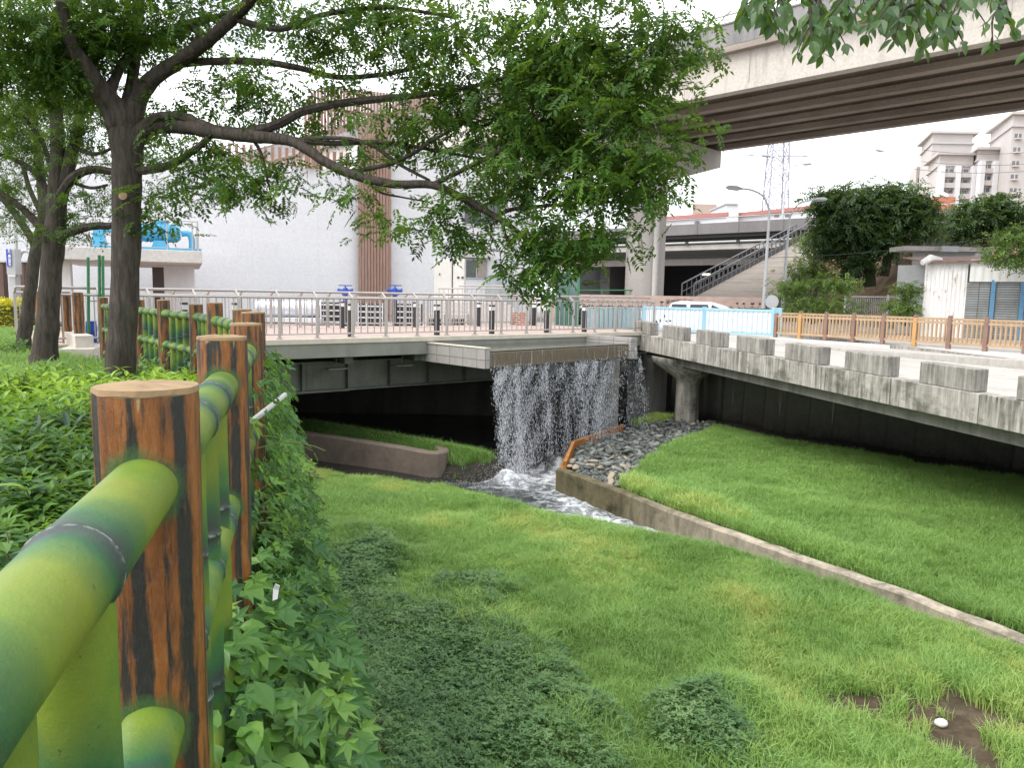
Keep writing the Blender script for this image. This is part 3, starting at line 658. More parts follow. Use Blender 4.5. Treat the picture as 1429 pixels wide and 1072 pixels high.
walkwall([(WE.x,WE.y,0),(6.55,9.7,0),(1.33,18.5,0)][::-1],.24,-3.9,lambda p:-2.84-.02*math.sin(p.y),'creek_wall','low worn concrete wall running between the creek and the far lawn',M_KERB)
nt_=M_KERB.node_tree; bs=[n for n in nt_.nodes if n.type=='BSDF_PRINCIPLED'][0]; old=bs.inputs['Base Color'].links[0].from_socket   # wet, algae dark stretch next to the fall
tcn=nt_.nodes.new('ShaderNodeTexCoord'); sx_=nt_.nodes.new('ShaderNodeSeparateXYZ'); nt_.links.new(tcn.outputs['Object'],sx_.inputs[0]); mr_=nt_.nodes.new('ShaderNodeMapRange'); mr_.inputs[1].default_value=13.2; mr_.inputs[2].default_value=16.2; nt_.links.new(sx_.outputs[1],mr_.inputs[0])
mxx=nt_.nodes.new('ShaderNodeMixRGB'); nt_.links.new(mr_.outputs[0],mxx.inputs[0]); nt_.links.new(old,mxx.inputs[1]); mxx.blend_type='MULTIPLY'; mxx.inputs[2].default_value=(.30,.30,.22,1); nt_.links.new(mxx.outputs[0],bs.inputs['Base Color'])
M_RUST=plain('rust_orange_timber',(.30,.125,.03),.7,0,.35,3,.3,.2,(1,1,6),grime=.5)
for a,b,la in (((1.36,18.62),(1.78,21.25),'rust orange edging plate at the front corner of the pebble bed'),((1.80,21.32),(3.6,24.2),'rust orange edging plate running back beside the pebble bed under the waterfall')):
    m=MB(); m.bar(V(a[0],a[1],-2.86),V(b[0],b[1],-2.84),.09,.34); m.bar(V(a[0]-.05,a[1],-3.4),V(b[0]-.05,b[1],-3.4),.3,.75); tag(m.build('edging_board',M_RUST,bevel=.01),la,'edging')
# concrete divider with rounded nose under the footbridge
M_DIV=concrete('brown_stained_concrete',(.17,.135,.11),(.06,.05,.042),.7,(1,1,1),1.5,.9,.3)
pth=spline([(-8.2,22.4,0),(-6.4,21.9,0),(-4.3,21.0,0),(-2.6,20.1,0),(-2.05,19.75,0),(-1.95,19.95,0),(-2.1,20.4,0)],5)
walkwall([tuple(p) for p in pth],.3,-3.9,lambda p:-2.62-.10*(p.x+6)/4,'divider_wall','brown stained concrete divider wall with a rounded end under the footbridge',M_DIV,jit=.006)
# back retaining wall below the road
m=MB()
bk=[(6.3,28.6),(13.3,20.0),(18.4,13.6),(22.3,8.4)]
for a,b in zip(bk[:-1],bk[1:]):
    A=V(a[0],a[1],0);B=V(b[0],b[1],0); m.hexa(*wallseg(A,B,.5,-3.4,-.3)); 
    L_=(B-A).length; dd=(B-A)/L_; nn=V(dd.y,-dd.x,0)
    for i in range(int(L_/1.9)): q=A+dd*(i*1.9+.5); m.hexa(*wallseg(q+nn*.14,q+nn*.14+dd*.22,.139,-3.4,-1.25))
    m.hexa(*wallseg(A+nn*.25,B+nn*.25,.249,-1.246,-1.0))
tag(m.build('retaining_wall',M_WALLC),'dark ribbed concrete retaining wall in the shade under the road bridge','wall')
M_SHADEW=concrete('shade_dark_concrete',(.07,.066,.06),(.02,.019,.017),.8,(2,2,.3),.9,.5,.25)  # deep shade under the footbridge is put into this concrete colour
m=MB(); m.hexa(*wallseg(V(-14,31.0,0),V(7,29.5,0),.6,-4,-.45)); tag(m.build('abutment_wall',M_SHADEW),'concrete abutment wall coloured dark for the shade deep under the footbridge','wall')
# column behind the fall
M_PIERW=concrete('damp_column_concrete',(.27,.26,.245),(.09,.085,.075),.8,(2,2,.4),1.0,.6,.15)
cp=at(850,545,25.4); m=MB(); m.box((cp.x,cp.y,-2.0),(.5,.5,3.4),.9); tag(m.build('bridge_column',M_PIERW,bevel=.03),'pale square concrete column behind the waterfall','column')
# ---------------- old road bridge ----------------
F0_=at(890,474,25.8); blocksX=[(880,27.6,466),(935,25.55,473)]
D2=25.3
bl=[]
for i in range(9):
    Y=27.35-2.05*i; bl.append(Y)
p2=at(935,473.5,25.3); p7=at(1316,541,15.05); dv=(p7-p2)/5.0          # per block step
def rbp(k,off=0.0,z=0.0):
    q=p2+dv*(k-2); n=Vector((-dv.y,dv.x,0)).normalized(); n=-n if n.x<0 else n; return q+n*off+V(0,0,z)
rb=thing('road_bridge','old stained concrete road bridge with spaced parapet blocks on the right','bridge',rbp(5,2.5,-.5))
RW=6.2
m=MB(); ks=[.72]+[i+.38 for i in range(1,12)]
m_=MB()
def hexline(m,k0,k1,o0,o1,z0,z1):
    b=[rbp(k0,o0,z0),rbp(k1,o0,z0),rbp(k1,o1,z0),rbp(k0,o1,z0)]; t=[rbp(k0,o0,z1),rbp(k1,o0,z1),rbp(k1,o1,z1),rbp(k0,o1,z1)]
    m.hexa(b[::-1][0:0] or [b[0],b[1],b[2],b[3]],[t[0],t[1],t[2],t[3]])
for a,b in zip(ks[:-1],ks[1:]):
    m=MB(); hexline(m,a+.004,b-.004,0,.42,-.58,0); m.build('fascia_panel',M_CONC,rb,bevel=.012)
m=MB(); hexline(m,.6,11.4,.425,RW,-.35,-.10); 
M_ROAD=concrete('pale_road_concrete',(.42,.40,.365),(.26,.245,.225),.7,(1,1,1),1.2,.5,.15); m.build('road_slab',M_ROAD,rb)
m=MB(); hexline(m,.9,11.4,.43,1.1,-.9,-.352); hexline(m,.9,11.4,2.4,3.2,-.95,-.352); hexline(m,.9,11.4,4.6,5.4,-.95,-.352); m.build('beam',M_WALLC,rb)
lab={1:'stained concrete parapet block farthest away, against the end of the trough'}
for k in range(1,11):
    m=MB(); hexline(m,k-.30,k+.30,.05,.40,.004,.45-.004*(k%3)); o=m.build('parapet_block',M_BLOCK,rb,bevel=.02)
m=MB(); hexline(m,.7,11.4,RW-.02,RW+.28,-.6,.10)
o=m.build('far_parapet',M_BLOCK,rb)
c0=rbp(1.62,1.25); cz=-3.3
m=MB(); m.lathe([(.42,-3.5),(.40,-1.55),(.42,-1.5),(.50,-1.35),(1.25,-.8),(1.3,-.62)],(c0.x,c0.y,0),28); m.build('column',M_CONC,rb,True)
# ---------------- pebble bed ----------------
M_PEB=[plain('pebble_'+n,c,.55,0,.3,9,.4,.15) for n,c in (('grey',(.15,.155,.14)),('dark',(.05,.056,.05)),('buff',(.27,.22,.16)),('slate',(.085,.095,.088)))]
peb=[]
for i in range(4):
    m=MB(); m.ball((0,0,0),(1,.72,.5),12,8)
    m.v=[tuple(Vector(p)*(1+.16*math.sin(3*p[0]+i*2.1)+.14*math.cos(4*p[1]+i)+.1*math.sin(5*p[2]+i))) for p in m.v]; me=bpy.data.meshes.new('river_stone'); me.from_pydata(m.v,[],m.f); me.materials.append(M_PEB[i]); me.polygons.foreach_set('use_smooth',[True]*len(me.polygons)); peb.append(me)
cnt=0; tries=0; placed=[]
while cnt<295 and tries<60000:
    tries+=1
    x=random.uniform(770,1002); y=random.uniform(582,692); p=onz(x,y,-2.88)
    if not inpoly(np.array([p.x]),np.array([p.y]),PEBP)[0] or float(sdist(np.array([p.x]),np.array([p.y]),SP)[0])>-.1: continue
    if random.random()>(24.0/p.y)**-3*1.6: continue
    r=random.uniform(.06,.135)
    if any((p.x-q[0])**2+(p.y-q[1])**2<((r+q[2])*.60)**2 for q in placed): continue
    placed.append((p.x,p.y,r)); z=float(height(np.array([p.x]),np.array([p.y]))[0])
    w_=[.5,.9,.08,.7] if y<640 else [.7,.4,.55,.4]
    o=bpy.data.objects.new('river_stone',random.choices(peb,w_)[0]); COL.objects.link(o)
    o.location=(p.x,p.y,z+r*.30); o.scale=(r*random.uniform(.9,1.35),r,r*random.uniform(.8,1.2)); o.rotation_euler=(random.gauss(0,.3),random.gauss(0,.3),random.uniform(0,6.28))
    tag(o,'rounded river stone lying in the cobble bed between the waterfall and the far lawn','stone','river stones beside the waterfall'); cnt+=1
print('stones',cnt)
gs=[]
for i in range(3):
    m=MB(); m.ball((0,0,0),(1,.75,.55),7,5); gs.append(proto('pebble',m.v,m.f,M_PEB[(0,1,3)[i]]))
X,Y=pts_in(16000,1,7,17,26); k=inpoly(X,Y,PEBP)&(sdist(X,Y,SP)<-.12); X,Y=X[k],Y[k]; n=len(X); Z=height(X,Y)
scatter('wet_pebbles','dark wet pebbles packed between the larger river stones',gs,np.stack([X,Y,Z-.012],-1),RNG.normal(0,.5,(n,3)),RNG.uniform(.025,.06,n),np.zeros(n),'pebbles')
# ---------------- painted concrete fence (log posts, bamboo rails) ----------------
def post_mat():
    g=G('painted_log_bark'); A=lambda n:g.nd('Attribute',attribute_name=n).outputs['Fac']
    n1=g.noise(1.0,(52,52,5.5),9,.72,.35); n2=g.noise(1.0,(13,13,2.2),7,.68,.5); n3=g.noise(60,detail=4)
    org=g.ramp(g.noise(1,(30,30,7),6,.7),[(.25,(.10,.036,.010)),(.5,(.25,.088,.018)),(.8,(.36,.155,.045))])
    n4=g.noise(1.0,(130,130,16),6,.7,.3); f=g.math('ADD',g.math('ADD',g.math('MULTIPLY',n1,.42),g.math('MULTIPLY',n2,.42)),g.math('MULTIPLY',n4,.21)); f=g.math('SUBTRACT',f,g.math('MULTIPLY',A('ridge'),.13))
    col=g.mix(g.ramp(f,[(.48,0.),(.57,1.)]),org,(.026,.026,.022))
    w=g.math('ADD',A('spray'),g.math('MULTIPLY',g.math('SUBTRACT',g.noise(16,detail=6,rough=.7),.5),.9)); col=g.mix(g.ramp(w,[(.40,0.),(.75,.85)]),col,(.05,.125,.035))
    w2=g.math('ADD',A('top'),g.math('MULTIPLY',g.math('SUBTRACT',g.noise(1,(26,26,1.2),3),.66),5.0)); w2=g.math('MAXIMUM',g.ramp(w2,[(.88,0.),(.96,1.)]),g.ramp(g.math('ADD',A('top'),g.math('MULTIPLY',g.noise(9),.05)),[(.985,0.),(1.0,1.)])); col=g.mix(w2,col,(.33,.235,.12))
    h=g.math('ADD',g.math('ADD',g.math('MULTIPLY',n1,-1.0),g.math('MULTIPLY',n4,-.5)),g.math('MULTIPLY',n3,.2))
    return g.done(col,.42,0,.45,g.bump(h,.9,.012))
def top_mat():
    g=G('painted_cut_top'); n=g.noise(5,dist=1.5); c=g.ramp(n,[(.3,(.20,.125,.06)),(.5,(.28,.185,.09)),(.62,(.16,.10,.05)),(.75,(.30,.21,.11))]); return g.done(c,.5,0,.4,g.bump(g.noise(40),.25,.01))
def bamboo_mat():
    g=G('painted_bamboo'); a=g.nd('Attribute',attribute_name='node').outputs['Fac']
    j=g.math('MULTIPLY',g.math('SUBTRACT',g.noise(7,detail=4,rough=.6),.5),.13)
    x=g.math('ADD',a,j); big=g.noise(4.5,detail=3)
    yel=g.ramp(big,[(.3,(.165,.20,.018)),(.55,(.12,.19,.020)),(.7,(.055,.135,.022))])
    col=g.ramp(x,[(.035,1.),(.075,.55),(.15,0.)])
    body=g.mix(g.ramp(x,[(.06,1.),(.165,0.)]),yel,(.022,.10,.035))
    band=g.mix(g.ramp(x,[(.012,1.),(.065,0.)]),body,(.030,.042,.044))
    wl=g.math('MULTIPLY',g.ramp(a,[(.002,1.),(.0045,0.)]),g.ramp(g.noise(90,detail=3),[(.45,0.),(.55,1.)])); col=g.mix(wl,band,(.25,.28,.25))
    sc=g.ramp(g.noise(1,(45,45,45),9,.8),[(.69,0.),(.74,.75)]); col=g.mix(sc,col,(.42,.5,.18))
    dr=g.ramp(g.noise(2.6,detail=9,rough=.75),[(.45,0.),(.75,.5)]); col=g.mix(dr,col,(.06,.085,.03)); sp_=g.ramp(g.noise(75,detail=3),[(.70,0.),(.74,.8)]); col=g.mix(sp_,col,(.03,.04,.02)); sf=g.ramp(g.noise(1,(9,9,9),10,.85,1.2),[(.62,0.),(.70,.35)]); col=g.mix(sf,col,(.30,.36,.16))
    return g.done(col,.46,0,.35,g.bump(g.noise(28,detail=8,rough=.7),.35,.008))
M_POST=post_mat(); M_TOP=top_mat(); M_BAMB=bamboo_mat()
def logpost(p,r,z0,z1,junc,parent,seg=56,rows=60,ph=0):
    vs=[];fs=[];rg=[];sp=[];tp=[]
    for i in range(rows+1):
        z=z0+(z1-z0)*i/rows
        for k in range(seg):
            a=2*math.pi*k/seg; q=np.array([math.cos(a)*1.0+ph]); 
            rn=.5*math.sin(a*7+ph+.6*math.sin(z*5+ph))+.35*math.sin(a*13+2*ph+.8*math.sin(z*7))+.3*math.sin(a*23+.9*math.sin(z*9+ph))
            rr=r*(1+.028*rn+.02*math.sin(z*4+ph))*(1.0 if i<rows else .985)
            c=Vector((p.x+rr*math.cos(a),p.y+rr*math.sin(a),z)); vs.append(c); rg.append(rn)
            s=0
            for jp,jr in junc: s=max(s,1.0-((c-jp).length-jr)/.05)
            sp.append(max(0,min(1,s))*.8); tp.append(max(0,1-(z1-z)/.16))
    fs=[(i*seg+k,i*seg+(k+1)%seg,(i+1)*seg+(k+1)%seg,(i+1)*seg+k) for i in range(rows) for k in range(seg)]
    o=npmesh('post',np.array([tuple(v) for v in vs]),np.array(fs),M_POST,parent,{'ridge':rg,'spray':sp,'top':tp},True)
    m=MB(); n0=rows*seg; ring=vs[n0:n0+seg]; c=p.copy()
    R2=[Vector((c.x+(v.x-c.x)*1.02,c.y+(v.y-c.y)*1.02,z1-.004+.0012*math.sin(i*.7))) for i,v in enumerate(ring)]
    R3=[Vector((c.x+(v.x-c.x)*1.0,c.y+(v.y-c.y)*1.0,z1+.006)) for v in ring]; R4=[Vector((c.x+(v.x-c.x)*.5,c.y+(v.y-c.y)*.5,z1+.010+.002*math.sin(i*.8))) for i,v in enumerate(ring)]
    m.add(R2+R3+R4+[Vector((c.x,c.y,z1+.010))],[(i,(i+1)%seg,(i+1)%seg+seg,i+seg) for i in range(seg)]+[(i+seg,(i+1)%seg+seg,(i+1)%seg+2*seg,i+2*seg) for i in range(seg)]+[(i+2*seg,(i+1)%seg+2*seg,3*seg) for i in range(seg)])
    m.build('cut_top',M_TOP,o,True)
    return o
def bamboo(p,q,r,nodes,name,parent,seg=28,st=.018,taper=1.0):
    d=(q-p); L_=d.length; d/=L_; u=Vector((0,0,1)) if abs(d.z)<.9 else Vector((1,0,0)); u=(u-d*u.dot(d)).normalized(); v=d.cross(u)
    ts=sorted(set(list(np.arange(0,L_,st))+[L_]+[min(max(n+e,0),L_) for n in nodes for e in (-.012,-.004,0,.004,.012)]))
    vs=[];nd=[]
    for t in ts:
        nn=min(nodes,key=lambda n:abs(n-t)) if nodes else 9; e=abs(t-nn); b=1+.055*math.exp(-(e/.006)**2)-.035*math.exp(-((e-.02)/.014)**2)+.03*math.exp(-(e/.06)**2)
        for k in range(seg):
            a=2*math.pi*k/seg; c=p+d*t+(u*math.cos(a)+v*math.sin(a))*(r*b*(1+.012*math.sin(a*2+t*9))); vs.append(tuple(c))
            sg=t-nn; nd.append(abs(sg)+(.03 if sg<0 else 0)*min(1,abs(sg)/.05)+.012*math.sin(a*3+nn*7)*min(1,e/.03))
    m=len(ts); fs=[(i*seg+k,i*seg+(k+1)%seg,(i+1)*seg+(k+1)%seg,(i+1)*seg+k) for i in range(m-1) for k in range(seg)]
    return npmesh(name,np.array(vs),np.array(fs),M_BAMB,parent,{'node':nd},True)
posts=[V(-.26,-.12,0)]+[V(x,y,0) for x,y in ((-.645,1.33),(-1.05,2.74),(-1.475,4.2),(-1.945,5.7),(-2.49,7.0),(-3.35,8.55),(-4.02,9.65),(-4.98,10.85),(-5.95,12.1),(-6.95,13.3),(-7.75,14.4))]
FENCE_Z=[1.06,.62,.18]
fe=thing('bamboo_fence','painted concrete fence of brown log posts with green bamboo rails, running beside the camera','fence',(-1.05,2.74,0))
ZT=1.225
for i,p in enumerate(posts):
    j=[]
    for q in (posts[i-1] if i else None, posts[i+1] if i+1<len(posts) else None):
        if q is not None:
            d=(q-p).normalized()
            for z in FENCE_Z: j.append((p+d*.085+V(0,0,z),.055))
    logpost(p,.0865-.001*(i%3),-.25,ZT+(0,0,.004,-.01,.012,0,.03,-.01,.02,0,.01,0)[i],j,fe,seg=64 if i<4 else 28,rows=60 if i<4 else 24,ph=i*1.9)
for i in range(len(posts)-1):
    p,q=posts[i],posts[i+1]; d=(q-p); L_=d.length; dn=d/L_
    for k,z in enumerate(FENCE_Z):
        r=.056-.002*k; nodes=[L_-.47-.42*n for n in range(4) if L_-.47-.42*n>0] if k==0 else [L_-.30-.44*n for n in range(3)]
        if i==1 and k==0: nodes=[.18,.62,1.02]
        bamboo(p+V(0,0,z),q+V(0,0,z),r,nodes,'rail',fe,seg=36 if i<3 else 16,st=.02 if i<3 else .05)
    for n,t in enumerate((.29,.5,.71)):
        c=p+d*t; r=.046
        if i==0 and n==2: c=p+d*.69
        nodes=[.22+.1*n,.66-.07*n,1.02] if i!=0 else [.30,.95]
        bamboo(V(c.x,c.y,-.25),V(c.x,c.y,FENCE_Z[0]-.02),r,[q_+.05*math.sin(i*3+n) for q_ in nodes],'picket',fe,seg=32 if i<3 else 14,st=.02 if i<3 else .05)
# side fence left of the steps
fs_=thing('log_rail_fence','short dark log fence with three plain rails left of the concrete steps','fence',at(100,480,17))
pp=[at(94,470,16.6),at(111,470,15.9),at(58,470,17.6)]
for p in pp:
    p.z=0
    logpost(p,.10,-.2,1.3,[],fs_,20,16,p.x)
M_DK=plain('dark_log_paint',(.04,.035,.028),.5,0,.3,5)
for a,b in ((pp[0],pp[2]),):
    for z in (1.06,.6,.15): MB().tube([a+V(0,0,z),b+V(0,0,z)],.055,10).build('rail',M_DK,fs_,True)
# ---------------- creepers on the bank ----------------
M_VINE=leafmat('creeper_leaf',(.03,.095,.034),(.085,.20,.05),(.21,.37,.06),.35,.42)
M_OVATE=leafmat('ovate_creeper_leaf',(.05,.14,.025),(.10,.225,.04),(.17,.31,.06),.32,.38)
M_STEM=plain('creeper_stem',(.10,.12,.04),.7,0,.2)
def fpt(Y): return np.interp(Y,FY,FX)
def fnorm(Y):
    sl=float(np.interp(Y,[-2,6,9,16],[.31,.36,.7,.8])); return Vector((1,sl,0)).normalized()
def pxof(p):
    q=CR.transposed()@(p-V(0,0,ZC)); return (714.5+FPX*q.x/-q.z,536-FPX*q.y/-q.z) if q.z<-.1 else (0,0)
def leafcloud(items,name,mat,label,cat):
    v=[];f=[];t=[]
    for kind,p,d,u,S,ti in items:
        x_,y_=pxof(p)      # keep the growth to the width of the bank seen in the survey
        if x_>np.interp(y_,[470,600,690,800,900,1072,1400],[400,412,430,458,482,512,570])+random.gauss(0,9): continue
        n=len(v)
        if kind=='lobed': lobed_leaf(v,f,p,d,u,S,random.uniform(.05,.22))
        else: leaf_at(v,f,p,d,u,S,S*.62,.22,'ovate',.25)
        t+=[ti]*(len(v)-n)
    me=bpy.data.meshes.new(name); me.from_pydata([tuple(q) for q in v],[],f); a=me.attributes.new('tint','FLOAT','POINT'); a.data.foreach_set('value',np.array(t,np.float32))
    o=link(name,me,mat); return tag(o,label,cat)
lob=[];ova=[]
def h1(x,y): return float(height(np.array([x]),np.array([y]))[0])
for _ in range(6800):
    Y=.75+11*random.random()**1.35; nrm=fnorm(Y); dd=random.uniform(.03,1.15)
    x=float(fpt(Y))+nrm.x*dd; y=Y+nrm.y*dd; z=h1(x,y)
    lift=abs(random.gauss(0,.09))+(.12 if dd<.35 else .05)*random.random()
    nb=float(vn(np.array([x]),np.array([y]),.6,90)[0]); lift+=.12*nb
    p=V(x,y,z+lift*.6)+nrm*lift*.7
    if p.z>.55 or (p.y<2.0+random.gauss(0,.2) and random.random()<.8): continue
    a=random.gauss(0,.9); side=V(-nrm.y,nrm.x,0); d=nrm*math.cos(a)*.55+side*math.sin(a)+V(0,0,-.30+random.gauss(0,.3)); u=(nrm*.45+V(0,-.45,1.0)+V(random.gauss(0,.3),random.gauss(0,.3),0))
    ti=min(1,max(0,.48+.5*(nb-.5)+random.gauss(0,.16)))
    ov=(p.y<2.35+random.gauss(0,.25)) and dd<.75 and p.z<.0
    if ov: ova.append(('ovate',p,d,u,random.uniform(.075,.125),min(1,ti+.12)))
    else:
        if 2.0<p.y<5 and random.random()<.3: ti*=.35
        lob.append(('lobed',p,d,u,random.uniform(.075,.165),ti))
for _ in range(2300):
    Y=random.uniform(.55,2.55); nrm=fnorm(Y); dd=random.uniform(-.05,.58); x=float(fpt(Y))+nrm.x*dd; y=Y+nrm.y*dd; z=h1(x,y)
    p=V(x,y,z+abs(random.gauss(.03,.10))+.12*max(0,1-abs(dd-.3)/.35)); a=random.gauss(0,1.1); side=V(-nrm.y,nrm.x,0)
    d=nrm*math.cos(a)*.6+side*math.sin(a)+V(0,-.2,-.25+random.gauss(0,.3)); u=nrm*.3+V(0,-.35,1)+V(random.gauss(0,.25),random.gauss(0,.25),0)
    ova.append(('ovate',p,d,u,random.uniform(.06,.115),min(1,max(0,random.gauss(.5,.2)))))
for _ in range(2200):
    Y=random.uniform(1.9,9); nrm=fnorm(Y); dd=random.uniform(-.04,.4); x=float(fpt(Y))+nrm.x*dd; y=Y+nrm.y*dd; z=h1(x,y)
    p=V(x,y,z+random.random()**2*.4); a=random.gauss(0,1.1); side=V(-nrm.y,nrm.x,0)
    lob.append(('lobed',p,nrm*math.cos(a)*.6+side*math.sin(a)+V(0,0,-.4+random.gauss(0,.3)),nrm*.4+V(0,-.4,1.0),random.uniform(.07,.14),min(1,max(0,random.gauss(.48,.2)))))
# climbing over the fence farther along
for _ in range(2600):
    Y=random.choice([random.uniform(3.3,7.2),random.uniform(5,13.5)]); nrm=fnorm(Y); side=random.choice((1,1,-1)) if Y>6.5 else 1
    top=.95 if Y<6 else .8; z=top*random.random()**1.3+.0
    if random.random()<z*.55: continue
    dd=side*random.uniform(.05,.26)*(1.6 if z<.4 else 1); p=V(float(fpt(Y))+nrm.x*dd,Y+nrm.y*dd,z)
    a=random.gauss(0,.9); d=nrm*side*math.cos(a)*.6+V(-nrm.y,nrm.x,0)*math.sin(a)+V(0,0,-.5+random.gauss(0,.4)); u=nrm*side*.8+V(0,0,.7)
    lob.append(('lobed',p,d,u,random.uniform(.07,.13),min(1,max(0,random.gauss(.45,.2)))))
# sprays that lean out past the third post
stems=MB()
for s in range(16):
    Y=random.uniform(3.3,4.6); nrm=fnorm(Y); p0=V(float(fpt(Y))+.08,Y,random.uniform(.1,.85)); pth=[p0]
    dr=(nrm+V(0,random.gauss(0,.3),random.uniform(.0,.7))).normalized()
    for i in range(6):
        dr=(dr+V(random.gauss(0,.15),random.gauss(0,.15),-.16)).normalized(); pth.append(pth[-1]+dr*.055)
        if i>0: lob.append(('lobed',pth[-1]+V(0,0,.005),dr+V(random.gauss(0,.5),random.gauss(0,.5),-.4),V(.5,-.5,.8),random.uniform(.06,.11),random.uniform(.45,.95)))
    stems.tube(pth,.003,5)
for s in range(34):
    Y=random.uniform(1.0,6); nrm=fnorm(Y); pth=[]; dd=random.uniform(.1,.9); yy=Y
    for i in range(7):
        x=float(fpt(yy))+nrm.x*dd; y=yy+nrm.y*dd; pth.append(V(x,y,h1(x,y)+.12+random.uniform(0,.1))); dd+=random.uniform(-.02,.12); yy+=random.uniform(-.08,.12)
    stems.tube(spline(pth,3),.0035,5)
tag(stems.build('creeper_stems',M_STEM),'thin bare creeper stems trailing over the bank below the bamboo fence','stems')
bpy.data.objects['creeper_stems']['kind']='stuff'
leafcloud(lob,'lobed_creeper',M_VINE,'creeper with lobed leaves hanging down the bank outside the bamboo fence','creeper')
leafcloud(ova,'ovate_creeper',M_OVATE,'pale green creeper with smooth ovate leaves at the foot of the nearest log post','creeper')
m=MB(); m.tube([at(352,588,3.6),at(398,551,3.95)],.014,8); tag(m.build('grey_pipe',plain('grey_plastic',(.4,.4,.4),.4),smooth=True),'thin grey pipe poking out of the creeper behind the second log post','pipe')
q=at(383,826,2.25); m=MB(); m.add([q+V(-.006,0,-.03),q+V(.006,.01,-.028),q+V(.009,.015,0),q+V(-.005,.005,.006),q+V(.014,.01,.014),q+V(.004,.0,.024)],[(0,1,2,3),(3,2,4,5)]); o=m.build('paper_scrap',plain('white_paper',(.75,.75,.75),.6)); s_=o.modifiers.new('thick','SOLIDIFY'); s_.thickness=.002; tag(o,'white paper scrap caught among the creeper leaves','paper scrap')
q=onz(1313,1012,-2.95); q.z=h1(q.x,q.y)+.05; m=MB(); m.ball(q,(.07,.05,.045),10,6); tag(m.build('white_stone',plain('white_stone',(.75,.74,.7),.6),smooth=True),'single white stone lying on the bare soil patch in the lawn','stone')
# distinct taller plants in the bed
def whorl(name,label,px,py,Y,n,h,L_,wr,mat,t0,droop):
    p=onz(px,py,.0) if Y is None else at(px,py,Y); p.z=h1(p.x,p.y); v=[];f=[];tl=[]
    t=thing(name,label,'plant',p); st=MB()
    for s in range(n):
        a=random.uniform(0,6.28); lean=random.uniform(.1,.5); tip=p+V(math.cos(a)*lean*h,math.sin(a)*lean*h,h*random.uniform(.6,1.1)); P=spline([p+V(random.gauss(0,.03),random.gauss(0,.03),0),p.lerp(tip,.5)+V(0,0,.05),tip],4); st.tube(P,.004,5)
        for i in range(9):
            c=P[min(len(P)-1,int(len(P)*(.35+.65*i/9)))]; b=i*2.4+s; n0=len(v); e=random.uniform(-.3,.8)-droop
            leaf_at(v,f,c,(math.cos(b),math.sin(b),e),(0,0,1),L_*random.uniform(.7,1.15),L_*wr,.25,'ovate' if wr>.3 else 'lance',.3); tl+=[min(1,max(0,random.gauss(t0,.14)))]*(len(v)-n0)
    st.build('stems',M_STEM,t); me=bpy.data.meshes.new('leaves'); me.from_pydata([tuple(q) for q in v],[],f); a=me.attributes.new('tint','FLOAT','POINT'); a.data.foreach_set('value',np.array(tl,np.float32)); link('leaves',me,M_BEDP,t)
M_BEDP=leafmat('bed_plant_leaf',(.02,.06,.03),(.06,.15,.03),(.22,.36,.04),.35,.4)
whorl('leafy_plant','dark drooping plant behind the nearest log post in the garden bed',108,590,5.6,16,.5,.22,.22,M_BEDP,.08,.5)
whorl('leafy_plant','broad leaved plant with pale tips low in the bed left of the nearest log post',62,690,4.0,9,.42,.17,.36,M_BEDP,.45,.0)
whorl('leafy_plant','bright green leafy plant under the leaning trees at the left edge',22,560,7.6,14,.55,.17,.36,M_BEDP,.75,.0)
whorl('leafy_plant','bright green bushy plant just left of the thick bare trunk',128,545,7.9,16,.5,.16,.34,M_BEDP,.8,.0)
whorl('leafy_plant','small fresh green plant low in the bed beside the near rail',18,735,3.2,8,.32,.13,.4,M_BEDP,.5,.0)
# ---------------- trees ----------------
def bark(name,c1,c2):
    g=G(name); n=g.noise(1,(22,22,3.5),8,.65,.4); col=g.ramp(n,[(.3,c1),(.7,c2)]); n2=g.noise(3,detail=6); col=g.mix(g.ramp(n2,[(.55,0.),(.75,.35)]),col,(.09,.10,.07)); return g.done(col,.9,0,.15,g.bump(n,.9,.03))
M_BARK=bark('grey_brown_bark',(.030,.025,.021),(.095,.080,.068))
def pinnate(nl,Lr,ll,wr=.34):
    """leaflets of one drooping compound leaf, as flat arrays of (verts,4) quads folded along the rib"""
    v=[]
    for i in range(nl):
        t=(i//2+1)/((nl+1)//2); c=Vector((Lr*t,0,-.22*Lr*t*t)); sgn=1 if i%2 else -1
        a=sgn*R(random.uniform(48,72)) if i<nl-1 else 0; L_=ll*random.uniform(.8,1.15)
        d=Vector((math.cos(a),math.sin(a),-.25+random.gauss(0,.12))).normalized(); s=d.cross(Vector((0,0,1))).normalized(); w_=L_*wr/2; u=s.cross(d)
        v.append([c,c+d*L_*.45+s*w_+u*w_*.5,c+d*L_,c+d*L_*.45-s*w_+u*w_*.5])
    return np.array([[tuple(q) for q in l] for l in v])
def rotmats(yaw,pitch,roll):
    cy,sy=np.cos(yaw),np.sin(yaw); cp,sp=np.cos(pitch),np.sin(pitch); cr,sr=np.cos(roll),np.sin(roll); z=np.zeros_like(yaw); o=z+1
    Rz=np.stack([cy,-sy,z,sy,cy,z,z,z,o],-1).reshape(-1,3,3); Ry=np.stack([cp,z,sp,z,o,z,-sp,z,cp],-1).reshape(-1,3,3); Rx=np.stack([o,z,z,z,cr,-sr,z,sr,cr],-1).reshape(-1,3,3)
    return Rz@Ry@Rx
